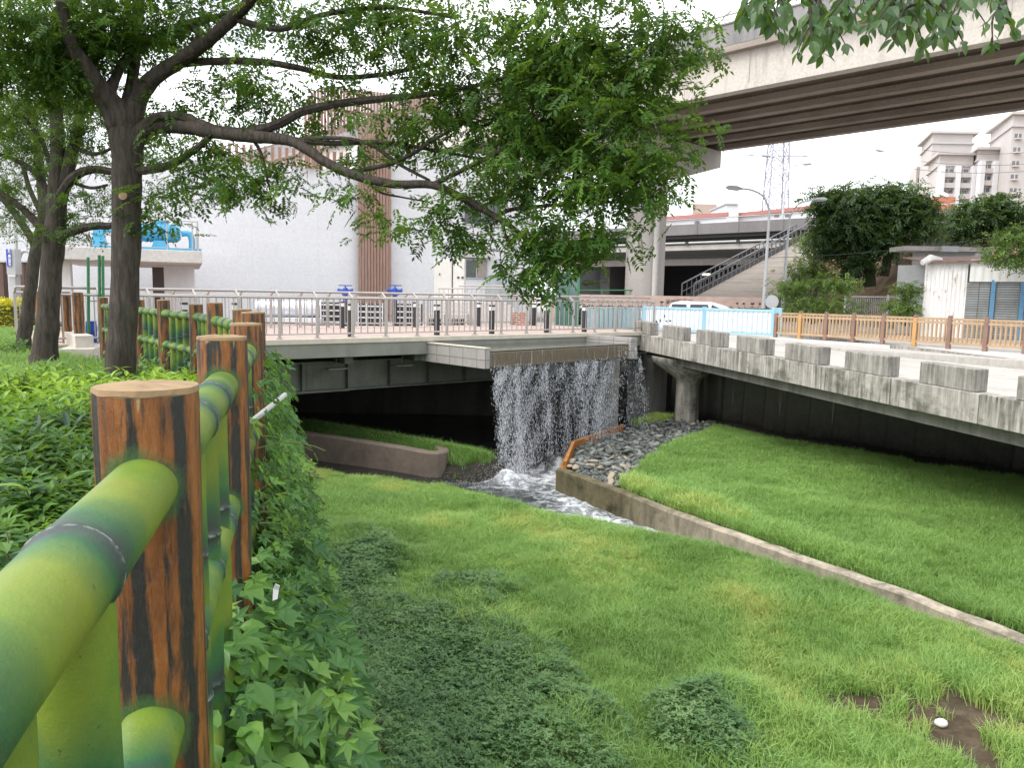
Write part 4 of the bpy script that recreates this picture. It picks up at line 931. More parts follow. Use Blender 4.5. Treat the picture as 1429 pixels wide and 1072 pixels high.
def crown_mesh(centres,name,mat,parent,nl=11,Lr=.19,ll=.06,wr=.34,tint0=.45,tv=.2,droop=.3,cl_t=None,protos=6):
    C_=np.array([tuple(c) for c in centres]); n=len(C_); Rm=rotmats(RNG.uniform(0,6.28,n),RNG.normal(droop,.45,n),RNG.normal(0,.45,n)); sc=RNG.uniform(.7,1.25,n)
    PR=[pinnate(nl,Lr,ll,wr) for _ in range(protos)]; pick=RNG.integers(0,protos,n); V_=[];T_=[]
    tb=np.clip(tint0+RNG.normal(0,tv,n)+(0 if cl_t is None else np.array(cl_t)),0,1)
    for k in range(protos):
        s=np.where(pick==k)[0]
        if len(s)==0: continue
        a=PR[k].reshape(-1,3); q=np.einsum('nij,mj->nmi',Rm[s],a)*sc[s][:,None,None]+C_[s][:,None,:]; V_.append(q.reshape(-1,3)); T_.append(np.repeat(tb[s],len(a)))
    Vv=np.concatenate(V_); T=np.concatenate(T_); m=len(Vv)//4; i=np.arange(m)*4; F=np.concatenate([np.stack([i,i+1,i+2],-1),np.stack([i,i+2,i+3],-1)])
    return npmesh(name,Vv,F,mat,parent,{'tint':T})
def blob_centres(blobs,per=1.0,clr=.17,twigs=None,tz=.55):
    """blobs: (x,y,rx,ry,Y,rdepth[m],weight) in photo pixels at a real distance"""
    out=[];ti=[]
    for b in blobs:
        x,y,rx,ry,Y,rd,wt=b; c=at(x,y,Y); mx_=rx*Y/FPX; mz=ry*Y/FPX
        ns=max(3,int(wt*per*7*(mx_*mz)**.8*rd**.5*2.2))
        for s in range(ns):
            while True:
                q=Vector((random.uniform(-1,1),random.uniform(-1,1),random.uniform(-1,1)))
                if q.length<1: break
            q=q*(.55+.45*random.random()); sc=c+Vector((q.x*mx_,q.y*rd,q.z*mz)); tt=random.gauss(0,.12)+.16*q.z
            if twigs is not None and random.random()<.5: twigs.append((c.lerp(sc,random.uniform(.15,.5))+V(0,0,random.gauss(0,.05)),sc))
            for _ in range(random.randint(9,17)):
                out.append(sc+Vector((random.gauss(0,clr),random.gauss(0,clr),random.gauss(0,clr*tz)))); ti.append(tt)
    return out,ti
def branch(m,pts,Dd=None,n=10):
    """pts: (x,y,Y,radius in px)"""
    P=[at(x,y,Y) for x,y,Y,r in pts]; S=spline(P,5); rr=[r*.93*Y/FPX for x,y,Y,r in pts]; q=[]
    for i in range(len(S)):
        t=i/5; k=min(int(t),len(rr)-2); q.append(rr[k]+(rr[k+1]-rr[k])*(t-k))
    q=[r*(1+.025*math.sin(i*1.1)) for i,r in enumerate(q)]
    S=[s+V(random.gauss(0,1),random.gauss(0,1),random.gauss(0,1))*(.035*r) for s,r in zip(S,q)]
    m.tube(S,q,n)
def trunk_to_ground(p,z): return Vector((p.x,p.y,z))
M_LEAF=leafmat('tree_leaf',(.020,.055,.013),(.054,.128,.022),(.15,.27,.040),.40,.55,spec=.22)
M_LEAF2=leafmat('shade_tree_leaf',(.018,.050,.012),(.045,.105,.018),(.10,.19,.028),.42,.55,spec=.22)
t1=thing('broadleaf_tree','broad tree with a thick bare trunk and a long limb reaching right over the footbridge','tree',at(166,545,9)*1)
t1.location.z=0
m=MB(); b=at(165,545,9)
branch(m,[(160,620,9,28),(163,565,9,25),(166,530,9,22),(170,470,9,20),(174,400,9,19.5),(176,330,9,20),(177,260,9,20),(177,205,9,22),(170,168,9,24),(150,140,8.9,17),(128,105,8.7,13),(100,60,8.5,9),(85,0,8.3,7)],n=18)
branch(m,[(178,215,9,16),(184,170,9,14),(196,132,9,12.5),(215,108,8.95,11.5),(250,84,8.8,10.5),(288,58,8.6,9.5),(325,25,8.4,8.5),(352,-5,8.2,8),(380,-60,8,8)],n=12)
branch(m,[(178,222,9,15),(194,190,8.95,13),(216,175,8.9,12.5),(255,176,8.8,11.5),(300,184,8.6,10.5),(350,190,8.4,9.5),(400,195,8.2,8),(425,206,8.1,7.5),(462,230,8,7),(500,246,7.9,7),(550,257,7.8,6.5),(603,258,7.7,6),(645,276,7.6,5.5),(675,293,7.5,5),(700,307,7.4,4.5),(730,330,7.3,3),(745,360,7.3,2)],n=10)
branch(m,[(196,186,8.95,8),(215,166,8.8,7),(245,161,8.75,6.5),(275,170,8.7,6),(305,181,8.6,5)],n=8)
for bl_ in ([(300,183,8.6,8),(345,184,8.5,7.5),(385,174,8.4,7),(420,156,8.3,6.5),(455,147,8.2,6),(500,141,8.1,5.5),(550,136,8,5),(600,131,7.9,4),(660,120,7.8,3),(720,105,7.7,2)],
 [(215,108,8.95,7),(245,90,8.9,6),(300,85,8.8,5.5),(365,86,8.6,5),(420,95,8.5,4.5),(470,107,8.4,4),(530,104,8.3,3.5),(600,90,8.2,2.5)],
 [(250,84,8.8,6),(280,50,8.9,6),(262,32,9.0,5),(300,24,9.0,4.5),(350,8,9.0,4)],
 [(150,140,8.9,7),(170,90,9.1,7),(200,60,9.2,6),(240,42,9.2,5),(290,28,9.1,4)],
 [(405,194,8.2,4.5),(460,200,8.1,4),(520,198,8.0,3.5),(570,203,7.9,3),(640,216,7.8,2.2),(720,230,7.7,1.6)],
 [(425,193,8.15,3),(480,193,8.0,3),(520,203,7.9,3),(555,228,7.8,2.6),(600,252,7.75,2)],
 [(488,240,7.95,3.5),(540,230,7.9,3.3),(575,215,7.8,3),(605,195,7.7,2.6),(660,165,7.6,2)],
 [(690,302,7.45,3.5),(715,292,7.4,3.2),(750,288,7.3,3),(800,284,7.2,2.4),(850,272,7.1,1.8),(900,250,7.0,1.3)],
 [(603,258,7.7,4),(640,240,7.65,3.5),(690,215,7.6,3.2),(760,190,7.5,2.6),(850,170,7.4,2)],
 [(510,250,7.9,2),(530,268,7.9,1.8),(560,275,7.9,1.4),(600,282,7.9,1)],
 [(182,238,9,7),(215,236,8.9,6),(245,226,8.8,5.5),(272,208,8.7,5),(292,192,8.6,4.5)],
 [(350,190,8.4,3),(365,215,8.4,2.4),(372,245,8.4,1.8),(378,270,8.4,1.2)],
 [(700,307,7.4,3),(706,330,7.4,2.4),(716,352,7.4,1.6)],
 [(325,25,8.4,5),(390,40,8.3,4.5),(450,20,8.2,4),(540,10,8.1,3),(640,25,8,2)],
 [(170,168,9,9),(185,110,9.3,8),(190,50,9.5,7),(200,-40,9.6,6)]): branch(m,bl_,n=7)
BL=[(925,55,58,45,7.2,.9,1.1),(955,80,35,28,7.0,.6,1),(890,110,80,55,7.3,.9,1.3),(820,60,85,55,7.5,1,1.2),(740,90,75,60,7.6,1,1.3),(800,140,90,50,7.5,1,1.4),(700,60,70,55,7.8,1,1.1),
 (660,125,60,40,7.8,.8,1.1),(720,175,80,42,7.7,.9,1.4),(800,205,85,40,7.5,.9,1.5),(870,170,60,40,7.2,.8,1.3),(905,225,55,32,7.0,.7,1.4),(945,205,30,22,6.9,.5,1.2),(860,265,55,32,7.1,.7,1.4),(790,265,75,36,7.3,.8,1.5),(715,245,60,40,7.6,.8,1.2),
 (905,275,38,22,7.0,.5,1.2),(745,330,55,45,7.3,.7,1.4),(800,330,55,42,7.2,.7,1.3),(850,335,38,35,7.2,.6,1.0),(740,385,32,25,7.3,.5,1.3),(770,370,45,30,7.3,.5,1.2),
 (610,50,70,40,8,.9,1.0),(545,30,60,32,8.1,.9,1.0),(470,25,65,30,8.3,.9,.9),(400,22,50,28,8.5,.9,.9),(590,105,45,25,8,.6,.8),(560,75,40,25,8.1,.6,.8),(640,180,45,28,7.8,.5,1.1),(590,175,35,22,7.9,.5,.9),(540,165,25,14,8,.4,.6),
 (640,215,50,22,7.8,.5,.9),(570,205,40,14,7.9,.4,.6),(480,265,26,18,8,.35,1.1),(500,215,30,12,8,.3,.7),(615,300,22,18,7.7,.3,1.2),(632,330,13,14,7.7,.2,1.2),(535,308,13,16,7.9,.2,1.3),(665,320,24,22,7.6,.4,.9),(640,275,28,14,7.7,.3,.9),
 (300,20,60,30,8.8,.9,1.0),(230,25,60,35,9,1,1.4),(150,40,70,50,9,1,1.9),(60,40,80,55,8.8,1.2,2.0),(20,100,50,40,9,.9,1.6),(110,110,50,35,9,.8,1.7),(380,110,45,22,8.6,.6,1.0),(440,75,40,20,8.5,.6,.8),(450,50,50,22,8.4,.6,.9),(330,120,40,20,8.7,.6,1.0),(285,120,40,20,8.8,.6,1.0),
 (350,145,55,18,8.7,.6,1.1),(300,215,60,22,8.8,.6,1.3),(250,215,40,20,8.9,.6,1.2),(260,250,50,16,8.9,.5,1.3),(390,165,30,14,8.6,.4,.8),(350,240,35,14,8.5,.4,1.0),(395,235,22,10,8.4,.3,1.0),(372,270,13,9,8.4,.2,.9),(310,262,20,8,8.6,.3,.9),(235,150,30,15,9.1,.5,1.0),(440,130,24,12,8.4,.4,.7),
 (225,285,22,12,9.2,.4,1.0),(215,305,16,14,9.3,.3,1.0),(330,265,18,7,8.6,.3,.9),(500,110,24,9,8.3,.4,.5),(455,170,15,9,8.4,.3,.7),
 (200,-70,180,60,8.8,1.6,.6),(520,-70,180,60,8,1.6,.6),(820,-50,140,55,7.5,1.4,.7),(40,-80,140,60,9,1.6,.6)]
tw=[]; cen,ct=blob_centres(BL,3.9,.165,tw)
for a,b_ in tw: m.tube([a,a.lerp(b_,.5)+V(0,0,.04),b_],[.009,.006,.003],4,False)
m.build('trunk',M_BARK,t1,True)
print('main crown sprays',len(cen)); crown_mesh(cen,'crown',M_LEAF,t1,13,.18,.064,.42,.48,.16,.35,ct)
# pruned stub mark
q=at(172,273,8.82); mm=MB(); mm.lathe([(.045,0),(.05,.01),(.02,.018)],(0,0,0),14); o=mm.build('branch_scar',plain('cut_wood',(.30,.20,.12),.7),t1,True); o.data.transform(Matrix.Translation(q)@Matrix.Rotation(R(82),4,'X'))
t2=thing('broadleaf_tree','second tree with a forked grey trunk standing in the grass near the concrete steps','tree',at(62,500,13)); t2.location.z=0
m=MB()
branch(m,[(56,560,13,27),(60,515,13,21),(64,480,13,17),(67,440,13,15),(71,390,13,14.5),(75,335,13,15),(80,275,13,13),(81,210,13,10),(78,140,13,8.5),(76,80,13,7),(80,10,13,5)],n=14)
for bl_ in ([(78,300,13,11),(90,255,13,10),(103,205,13,8.5),(112,160,13,7.5),(120,110,13,6),(135,40,13,4)],[(76,338,13,9),(92,326,12.9,7),(125,316,12.8,6),(160,314,12.7,5),(205,300,12.6,3)],[(80,285,13,8),(100,250,12.8,7),(130,236,12.7,6),(165,240,12.6,5),(200,232,12.5,3)],[(70,330,13,6),(50,310,13.2,6),(30,290,13.3,5),(0,268,13.4,4),(-30,255,13.4,3)],[(76,300,13,5),(60,255,13.2,4.5),(35,230,13.3,4),(0,215,13.4,3)],[(79,260,13,4),(60,200,13.3,3.5),(30,160,13.4,3),(0,130,13.4,2)],[(92,250,13,3),(125,262,12.8,2.5),(150,258,12.7,2)],[(104,205,13,3.5),(130,215,12.8,3),(160,205,12.7,2)]): branch(m,bl_,n=7)
BL=[(40,150,55,30,13.2,1,1.0),(20,200,45,28,13.3,1,1.0),(110,190,45,28,12.9,.9,1.1),(60,235,40,20,13.2,.8,.8),(20,265,35,20,13.4,.8,.8),(135,225,30,16,12.8,.6,1.0),(120,275,35,16,12.8,.7,1.0),(40,290,30,14,13.3,.7,.7),(150,160,40,30,12.8,.9,1.0),(90,130,50,30,13,1,1.1),(140,290,22,10,12.8,.5,.9),(100,300,22,9,12.9,.5,.7),(15,300,18,10,13.4,.5,.7),(205,265,30,14,12.6,.6,1.1),(60,80,90,40,13,1.2,1.0),(215,200,30,22,12.7,.8,1.0),(70,322,16,5,12.9,.3,.6),(115,330,18,5,12.8,.3,.6),(-40,200,60,50,13.4,1,.8)]
tw=[]; cen,ct=blob_centres(BL,3.6,.18,tw)
for a,b_ in tw: m.tube([a,b_],[.010,.004],4,False)
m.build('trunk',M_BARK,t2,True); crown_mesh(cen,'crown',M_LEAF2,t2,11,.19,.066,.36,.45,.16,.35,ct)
t3=thing('broadleaf_tree','leaning dark trunked tree behind the forked tree beside the yellow hedge','tree',at(33,478,15.5)); t3.location.z=0
m=MB(); branch(m,[(28,510,15.5,14),(34,470,15.5,10),(42,410,15.5,8.5),(50,350,15.5,8),(60,300,15.6,7),(55,230,15.8,6),(45,150,16,4)],n=10)
for bl_ in ([(51,345,15.5,6),(35,318,15.5,5.5),(15,290,15.6,5),(-10,262,15.7,4)],[(58,300,15.6,4),(40,260,15.8,3.5),(30,220,15.9,2.5)]): branch(m,bl_,n=7)
m.build('trunk',M_BARK,t3,True); cen,ct=blob_centres([(30,190,50,40,16,1.2,.9),(0,250,40,30,15.8,1,.8),(60,150,50,40,16,1.2,.9),(-30,150,60,50,16,1.2,.8),(10,315,22,8,15.6,.5,.6)],3.0,.2); crown_mesh(cen,'crown',M_LEAF2,t3,11,.2,.07,.36,.5,.16,.35,ct)
# --- overhanging twigs, top right
M_OV=leafmat('overhang_leaf',(.022,.062,.020),(.045,.105,.025),(.10,.18,.04),.38,.35)
ov=thing('overhanging_branch','leafy branch with large ovate leaflets hanging into the top right corner','tree branch',at(1250,-60,2.9)); m=MB(); v=[];f=[];tl=[]
def twig(pts,Y,n,ls):
    P=spline([at(x,y,Y+dy) for x,y,dy in pts],6); m.tube(P,[.006-.0045*i/len(P) for i in range(len(P))],6)
    for i in range(n):
        t=(i+.7)/n; k=min(int(t*(len(P)-1)),len(P)-2); c=P[k].lerp(P[k+1],t*(len(P)-1)-k); dr=(P[k+1]-P[k]).normalized()
        for sg in ((-1,1) if i<n-1 else (-1,0,1)):
            s=dr.cross(V(0,0,1)); s=s.normalized() if s.length>.05 else V(1,0,0)
            d=dr*.55+s*sg*.8+V(0,0,-.55)+V(random.gauss(0,.25),random.gauss(0,.25),random.gauss(0,.25)); n0=len(v); L_=ls*random.uniform(.75,1.2)
            leaf_at(v,f,c+d.normalized()*.008,d,V(random.gauss(0,.4),-.5+random.gauss(0,.4),.8),L_,L_*.56,.2,'ovate',.15); tl.extend([min(1,max(0,random.gauss(.42,.16)))]*(len(v)-n0))
for k in range(62):
    xe=random.uniform(1028,1445); ye=(random.uniform(20,80) if xe>1150 else random.uniform(5,95))*random.uniform(.55,1.0)
    if xe<1075: ye*=.5
    x0=xe+random.uniform(-75,95); y0=ye-random.uniform(45,95); dy=random.uniform(-.55,.7)
    twig([(x0,y0,dy),((x0+xe)/2+random.uniform(-10,10),(y0+ye)/2-random.uniform(2,16),dy-.02),(xe,ye,dy-.05)],2.9,random.randint(4,6),random.uniform(.05,.068))
m.tube(spline([at(1480,-120,3.1),at(1350,-70,3.0),at(1220,-60,3.0),at(1100,-70,3.0),at(1040,-60,3.0)],5),.012,8)
m.build('twigs',M_BARK,ov,True)
me=bpy.data.meshes.new('leaves'); me.from_pydata([tuple(q) for q in v],[],f); a=me.attributes.new('tint','FLOAT','POINT'); a.data.foreach_set('value',np.array(tl,np.float32)); link('leaves',me,M_OV,ov)
# ---------------- white building ----------------
M_WHITE=tiled('white_wall_panel',(.665,.665,.685),(.62,.62,.64),1.9,.75,.37,.012,.02,.45,bump=.15,grime=.10,gc=(.5,.5,.5))
nt_=M_WHITE.node_tree
M_WHITEP=plain('white_paint',(.60,.60,.615),.45,0,.04,2,.4,.03,grime=.12)
M_SLAT=plain('brown_wood_slat',(.27,.165,.125),.55,0,.22,3,.3,.1,(8,8,.6))
M_GLASS=plain('dark_window_glass',(.035,.04,.045),.08,0,.2,1,.6,0)
M_GREYP=plain('grey_paint',(.38,.39,.39),.45,0,.08,3)
M_PLATF=concrete('pale_platform_concrete',(.52,.495,.47),(.4,.375,.35),.4,(1,1,.4),1,.4,.1)
W0=at(240,400,36); W1=at(745,400,42.8); WDR=(W1-W0); WDR.z=0; WDR=WDR.normalized(); WNR=Vector((WDR.y,-WDR.x,0))  # WNR faces the camera
def wx(x):   # distance along the facade seen at photo column x
    d=ray(x,400); p=W0; return (p.y*d.x-p.x*d.y)/(WDR.x*d.y-WDR.y*d.x)
def wp(x,off=0.0,z=0.0):
    s=wx(x); q=W0+WDR*s+WNR*off; return Vector((q.x,q.y,z))
def wz(x,y,off=0.0):
    q=wp(x,off); dist=q.y; return at(x,y,dist).z
def facade(m,x0,x1,y0=None,y1=None,off0=0.0,off1=.1,z0=None,z1=None):
    za=wz(x0,y1) if z0 is None else z0; zb=wz(x0,y0) if z1 is None else z1
    a,b=wp(x0),wp(x1); f=[a+WNR*off1,b+WNR*off1,b+WNR*off0,a+WNR*off0]
    m.hexa([Vector((p.x,p.y,za)) for p in f],[Vector((p.x,p.y,zb)) for p in f])
wb=thing('white_building','large white panelled pump station building with a brown slatted column and arch','building',wp(460,-4))
ZR=wz(420,233)
m=MB(); facade(m,-260,500.5,off0=-9,off1=0,z0=-.3,z1=ZR); facade(m,500.6,742,off0=-9,off1=.0,z0=-.3,z1=ZR+1.4); uvbox(m.build('wall',M_WHITE,wb))
def slats(xa,xb,top,bot,off,name,step=.155,w_=.092,dp=.12):
    m=MB(); s0,s1=wx(xa),wx(xb); n=int((s1-s0)/step)
    for i in range(n+1):
        s=s0+i*step; q=W0+WDR*s+WNR*off; px=714.5+FPX*(CR.transposed()@(q-V(0,0,ZC))).x/-(CR.transposed()@(q-V(0,0,ZC))).z
        zt,zb=top(px),bot(px)
        if zt-zb<.05: continue
        m.box((q.x,q.y,(zt+zb)/2),(w_,dp*random.uniform(.85,1.1),zt-zb),math.atan2(WDR.y,WDR.x))
    return m.build(name,M_SLAT,wb)
zt_=wz(500,128); 
def top_arch(px):
    e=max(0,1-(px-428)/42); e=min(1,e); return zt_-(1-math.sqrt(max(0,1-e*e)))*1.15
slats(500,545,top_arch,lambda p:-.2,.42,'slat_column',w_=.118)
slats(428,499,top_arch,lambda p:wz(460,190) if p<472 else wz(460,190)+(p-472)/28*(wz(460,174)-wz(460,190)),.42,'slat_arch',w_=.118)
slats(546.5,606,top_arch,lambda p:wz(560,165)+(p-546)/60*.4,.42,'slat_arch',w_=.118)
slats(428,446,lambda p:wz(460,190),lambda p:ZR-.1,.42,'slat_arch',w_=.118)
for kw in (dict(x0=430,x1=604,y0=150,y1=154),dict(x0=500,x1=545,z0=.2,z1=.28),dict(x0=500,x1=545,z0=4,z1=4.08)): m=MB(); facade(m,off0=.30,off1=.345,**kw); m.build('slat_backing_rail',M_SLAT,wb)
slats(305,499,lambda p:ZR+1.15,lambda p:ZR+.002,-1.6,'roof_screen',.34,.16)
def window(x0,x1,y0,y1,split=True):
    m=MB(); facade(m,x0,x1,y0,y1,off0=.001,off1=.02); f=m.build('window',M_GLASS,wb)
    m=MB(); t=.06
    za,zb=wz(x0,y1),wz(x0,y0); a,b=wp(x0,.04),wp(x1,.04)
    for p,q in ((V(a.x,a.y,za),V(b.x,b.y,za)),(V(a.x,a.y,zb),V(b.x,b.y,zb)),(V(a.x,a.y,za-.02),V(a.x,a.y,zb+.02)),(V(b.x,b.y,za-.02),V(b.x,b.y,zb+.02))): m.bar(p,q,.06,.07)
    c=(a+b)/2; m.bar(V(c.x,c.y,za),V(c.x,c.y,zb),.05,.05); m.build('frame',M_GREYP,f)
window(649,679,362,388); window(646,694,281,313)
m=MB(); facade(m,640,684,y0=353,y1=359,off0=.001,off1=.55); m.build('window_canopy',M_PLATF,wb)
m=MB(); facade(m,664,678,y0=363.5,y1=387,off0=.022,off1=.035); m.build('blind',plain('tan_blind',(.33,.28,.25),.7),wb)
for a,b in ((679,695),(697,713)):
    m=MB(); facade(m,a,b,y0=384,y1=436,off0=.001,off1=.05); d_=m.build('door',plain('pale_door_glass',(.42,.46,.48),.15,0,.1,2,.6),wb)
    m=MB(); 
    for x in (a,b): q=wp(x,.07); m.bar(V(q.x,q.y,-.2),V(q.x,q.y,wz(x,383)),.09,.09)
    m.build('frame',M_GREYP,d_)
# cabinets, landing and stair in front
def boxat(m,x0,x1,y0,y1,Y,dep,zb=None):
    a=at(x0,y1,Y); b=at(x1,y1,Y); t=at(x0,y0,Y); z0=a.z if zb is None else zb
    m.hexa([V(a.x,a.y,z0),V(b.x,b.y,z0),V(b.x,b.y+dep,z0),V(a.x,a.y+dep,z0)],[V(a.x,a.y,t.z),V(b.x,b.y,t.z),V(b.x,b.y+dep,t.z),V(a.x,a.y+dep,t.z)])
M_CAB=plain('cream_cabinet_paint',(.58,.56,.52),.4,0,.04,3)
for x0,x1,la in ((606,630.5,'tall cream electrical cabinet with a plain door on the stair landing'),(632,648.5,'narrower cream electrical cabinet with two dark latches on the stair landing')):
    c=thing('electrical_cabinet',la,'cabinet',at(x0,400,36)); 
    m=MB(); boxat(m,x0,x1,361,402,36,.7,.7); m.build('body',M_CAB,c,bevel=.02)
    m=MB(); boxat(m,x0+4 if x0<610 else x0+2,x1-1,364,400,35.97,.029,.78); d_=m.build('door',M_CAB,c,bevel=.01)
    m=MB(); 
    if x0>610: boxat(m,x0+6,x0+9,386,388.5,35.93,.039); boxat(m,x0+12,x0+15,386,388.5,35.93,.039)
    else: boxat(m,x0+7,x0+8,381,384,35.93,.039)
    m.build('latch',M_BLK,d_)
ld=thing('landing_stair','pale concrete landing with steps and a steel handrail in front of the white building','stair',at(660,420,34))
m=MB(); boxat(m,612,706,421,470,33.6,2.6,-.2)
for i in range(5): boxat(m,706.2+i*6,712+i*6,426+i*5,470,33.6,1.6,-.2)
m.build('steps',M_PLATF,ld)
m=MB(); A=at(640,399,33.5);B=at(705,399,33.5);C_=at(736,420,33.5); m.tube([A,B,C_],.035,8); m.tube([at(612,402.5,33.5),at(702,402.5,33.4),at(730,423,33.4)],.03,8); m.build('handrail',M_STEEL,ld)
m=MB()
for x in np.arange(613,705,6.5): a=at(x,402,33.5); m.tube([a,V(a.x,a.y,at(x,421,33.6).z)],.012,6)
m.build('balusters',M_STEEL,ld)
# raised platform on the left
PL0=at(72,341,25.4); PL1=at(282,350.5,27.2); zt=PL1.z; zbm=at(282,367.5,27.2).z
pf=thing('raised_platform','pale concrete platform on columns carrying a blue pump beside the white building','platform',at(180,380,29))
pd=(PL1-PL0); pd.z=0; pd=pd.normalized(); pn=V(-pd.y,pd.x,0)
def pq(s,t,z): q=PL0+pd*s+pn*t; return V(q.x,q.y,z)
PLn=(PL1-PL0).length
m=MB(); m.hexa([pq(-.2,0,zbm),pq(PLn,0,zbm),pq(PLn,8.6,zbm),pq(-.2,8.6,zbm)],[pq(-.2,0,zt),pq(PLn,0,zt),pq(PLn,8.6,zt),pq(-.2,8.6,zt)]); m.build('slab',M_PLATF,pf,bevel=.02)
for s0,s1,t0 in ((-.1,.35,1.2),(PLn-1.35,PLn-.25,3.5)):
    m=MB(); m.hexa([pq(s0,t0,-.2),pq(s1,t0,-.2),pq(s1,t0+.6,-.2),pq(s0,t0+.6,-.2)],[pq(s0,t0,zbm-.002),pq(s1,t0,zbm-.002),pq(s1,t0+.6,zbm-.002),pq(s0,t0+.6,zbm-.002)]); m.build('column',M_WHITEP,pf)
m=MB(); m.hexa([pq(PLn-1.9,7,-.2),pq(PLn-1.45,7,-.2),pq(PLn-1.45,7.3,-.2),pq(PLn-1.9,7.3,-.2)],[pq(PLn-1.9,7,zbm-.002),pq(PLn-1.45,7,zbm-.002),pq(PLn-1.45,7.3,zbm-.002),pq(PLn-1.9,7.3,zbm-.002)]); m.build('column',plain('dark_brown_steel',(.09,.075,.065),.5),pf)
rl=thing('platform_railing','thin steel railing around the raised concrete platform','railing',pq(2,.1,zt))
m=MB(); hz=1.03
ends=[(0,.12),(PLn-.12,.12),(PLn-.12,8)]
for a,b in zip(ends[:-1],ends[1:]):
    for z in (hz,): m.tube([pq(*a,zt+z),pq(*b,zt+z)],.022,6)
    m.tube([pq(*a,zt+.08),pq(*b,zt+.08)],.012,6)
m.build('rail',M_STEEL,rl)
for s in np.arange(.2,PLn-.3,.82): MB().tube([pq(s,.12,zt),pq(s,.12,zt+hz)],.024,6).build('post',M_STEEL,rl)
for t in np.arange(.12,8,.85): MB().tube([pq(PLn-.12,t,zt),pq(PLn-.12,t,zt+hz)],.024,6).build('post',M_STEEL,rl)
M_BLUE=plain('light_blue_machine_paint',(.07,.32,.50),.4,0,.12,3)
def pump(s0,s1,label):
    pu=thing('blue_pump',label,'pump',pq((s0+s1)/2,1.6,zt))
    m=MB(); m.hexa([pq(s0,1.2,zt+.003),pq(s1,1.2,zt+.003),pq(s1,2.1,zt+.003),pq(s0,2.1,zt+.003)],[pq(s0,1.2,zt+.14),pq(s1,1.2,zt+.14),pq(s1,2.1,zt+.14),pq(s0,2.1,zt+.14)]); m.build('base_frame',M_BLUE,pu)
    m=MB(); c=s0+(s1-s0)*.62; m.tube([pq(c-.75,1.65,zt+.68),pq(c-.65,1.65,zt+.68),pq(c+.55,1.65,zt+.68),pq(c+.68,1.65,zt+.68)],[.24,.33,.33,.22],14)
    for k in range(7): m.tube([pq(c-.5+k*.15,1.65,zt+.68),pq(c-.46+k*.15,1.65,zt+.68)],.355,14)
    m.build('motor',M_BLUE,pu,True)
    m=MB(); m.hexa([pq(c-.3,1.35,zt+.142),pq(c+.3,1.35,zt+.142),pq(c+.3,1.95,zt+.142),pq(c-.3,1.95,zt+.142)],[pq(c-.22,1.4,zt+.4),pq(c+.22,1.4,zt+.4),pq(c+.22,1.9,zt+.4),pq(c-.22,1.9,zt+.4)]); m.box(pq(c+.05,1.65,zt+1.05),(.4,.3,.22),0); m.build('pedestal',M_BLUE,pu)
    m=MB(); m.tube(spline([pq(c+.7,1.65,zt+.68),pq(c+.95,1.65,zt+.7),pq(c+1.05,1.65,zt+.5),pq(c+1.05,1.65,zt+.15)],5),.11,10); m.build('outlet_pipe',M_BLUE,pu,True)
    m=MB(); m.hexa([pq(s0+.05,1.35,zt+.142),pq(s0+.5,1.35,zt+.142),pq(s0+.5,1.95,zt+.142),pq(s0+.05,1.95,zt+.142)],[pq(s0+.1,1.45,zt+.9),pq(s0+.32,1.45,zt+.9),pq(s0+.32,1.85,zt+.9),pq(s0+.1,1.85,zt+.9)]); m.build('bearing_stand',M_BLUE,pu)
    m=MB(); m.tube([pq(s0+.2,1.65,zt+.68),pq(c-.74,1.65,zt+.68)],.06,8); m.build('shaft',M_BLUE,pu)
pump(1.0,4.6,'light blue motor pump on a long base frame on top of the raised platform')
# equipment seen through the railings
M_FOIL=plain('silver_foil_wrap',(.62,.63,.66),.28,.85,.2,5,.5,.9,(1,1,1))
du=thing('silver_duct','silver foil wrapped duct on dark stands behind the far railing','duct',at(405,455,33))
m=MB(); m.tube([at(352,431,33.2)+V(0,.5,0),at(445,431,33.8)+V(0,.5,0)],.42,20); m.build('wrapped_pipe',M_FOIL,du,True)
m=MB(); boxat(m,352,447,443,449,32.9,1.1); m.build('frame',M_WHITEP,du)
for x in (356,380,404,428,443):
    m=MB(); boxat(m,x-3,x+3,449.2,466,33.1,.6,-.1); m.build('stand',M_BLK,du)
for i,(x0,x1,y0,y1,la) in enumerate(((448,476,422,458,'dark louvred unit in a pale frame just right of the silver duct'),(500,534,424,460,'dark louvred unit in a pale frame between the two blue valves'),(552,586,424,460,'dark louvred unit in a pale frame right of the second blue valve'))):
    u_=thing('louvred_unit',la,'equipment',at(x0,460,33.4)); m=MB(); boxat(m,x0,x1,y0,y1,33.5,1.0,-.1); m.build('casing',M_BLK,u_)
    m=MB()
    for y in np.arange(y0+2,y1+8,8): boxat(m,x0-.5,x1+.5,y,y+2,33.44,.058)
    for x in np.linspace(x0,x1,4): boxat(m,x-.6,x+.6,y0-1,y1+8,33.40,.038)
    m.build('frame',M_WHITEP,u_)
for x0,x1,la in ((594,620,'low grey concrete plinth with dark vents left of the orange brick step'),(622,652,'low grey concrete plinth with dark vents below the stair landing')):
    u_=thing('vent_plinth',la,'plinth',at(x0,460,32.4)); m=MB(); boxat(m,x0,x1,438,462,32.4,1,-.1); m.build('body',M_CLEAN,u_)
    for k in range(4): m=MB(); xx=x0+3+k*(x1-x0-6)/4; boxat(m,xx,xx+(x1-x0)/7,445,454,32.37,.029); m.build('vent',M_BLK,u_)
u_=thing('brick_step','small orange brick step unit behind the far footbridge railing','brick step',at(725,455,31)); M_BRICK=tiled('orange_brick',(.42,.16,.10),(.5,.46,.42),.25,.09,.5,.015,.15,.8)
m=MB()
for i in range(3): boxat(m,714+i*2,735,436+i*0-(-i*5),462,31.2+.3*(2-i),.29,-.1)
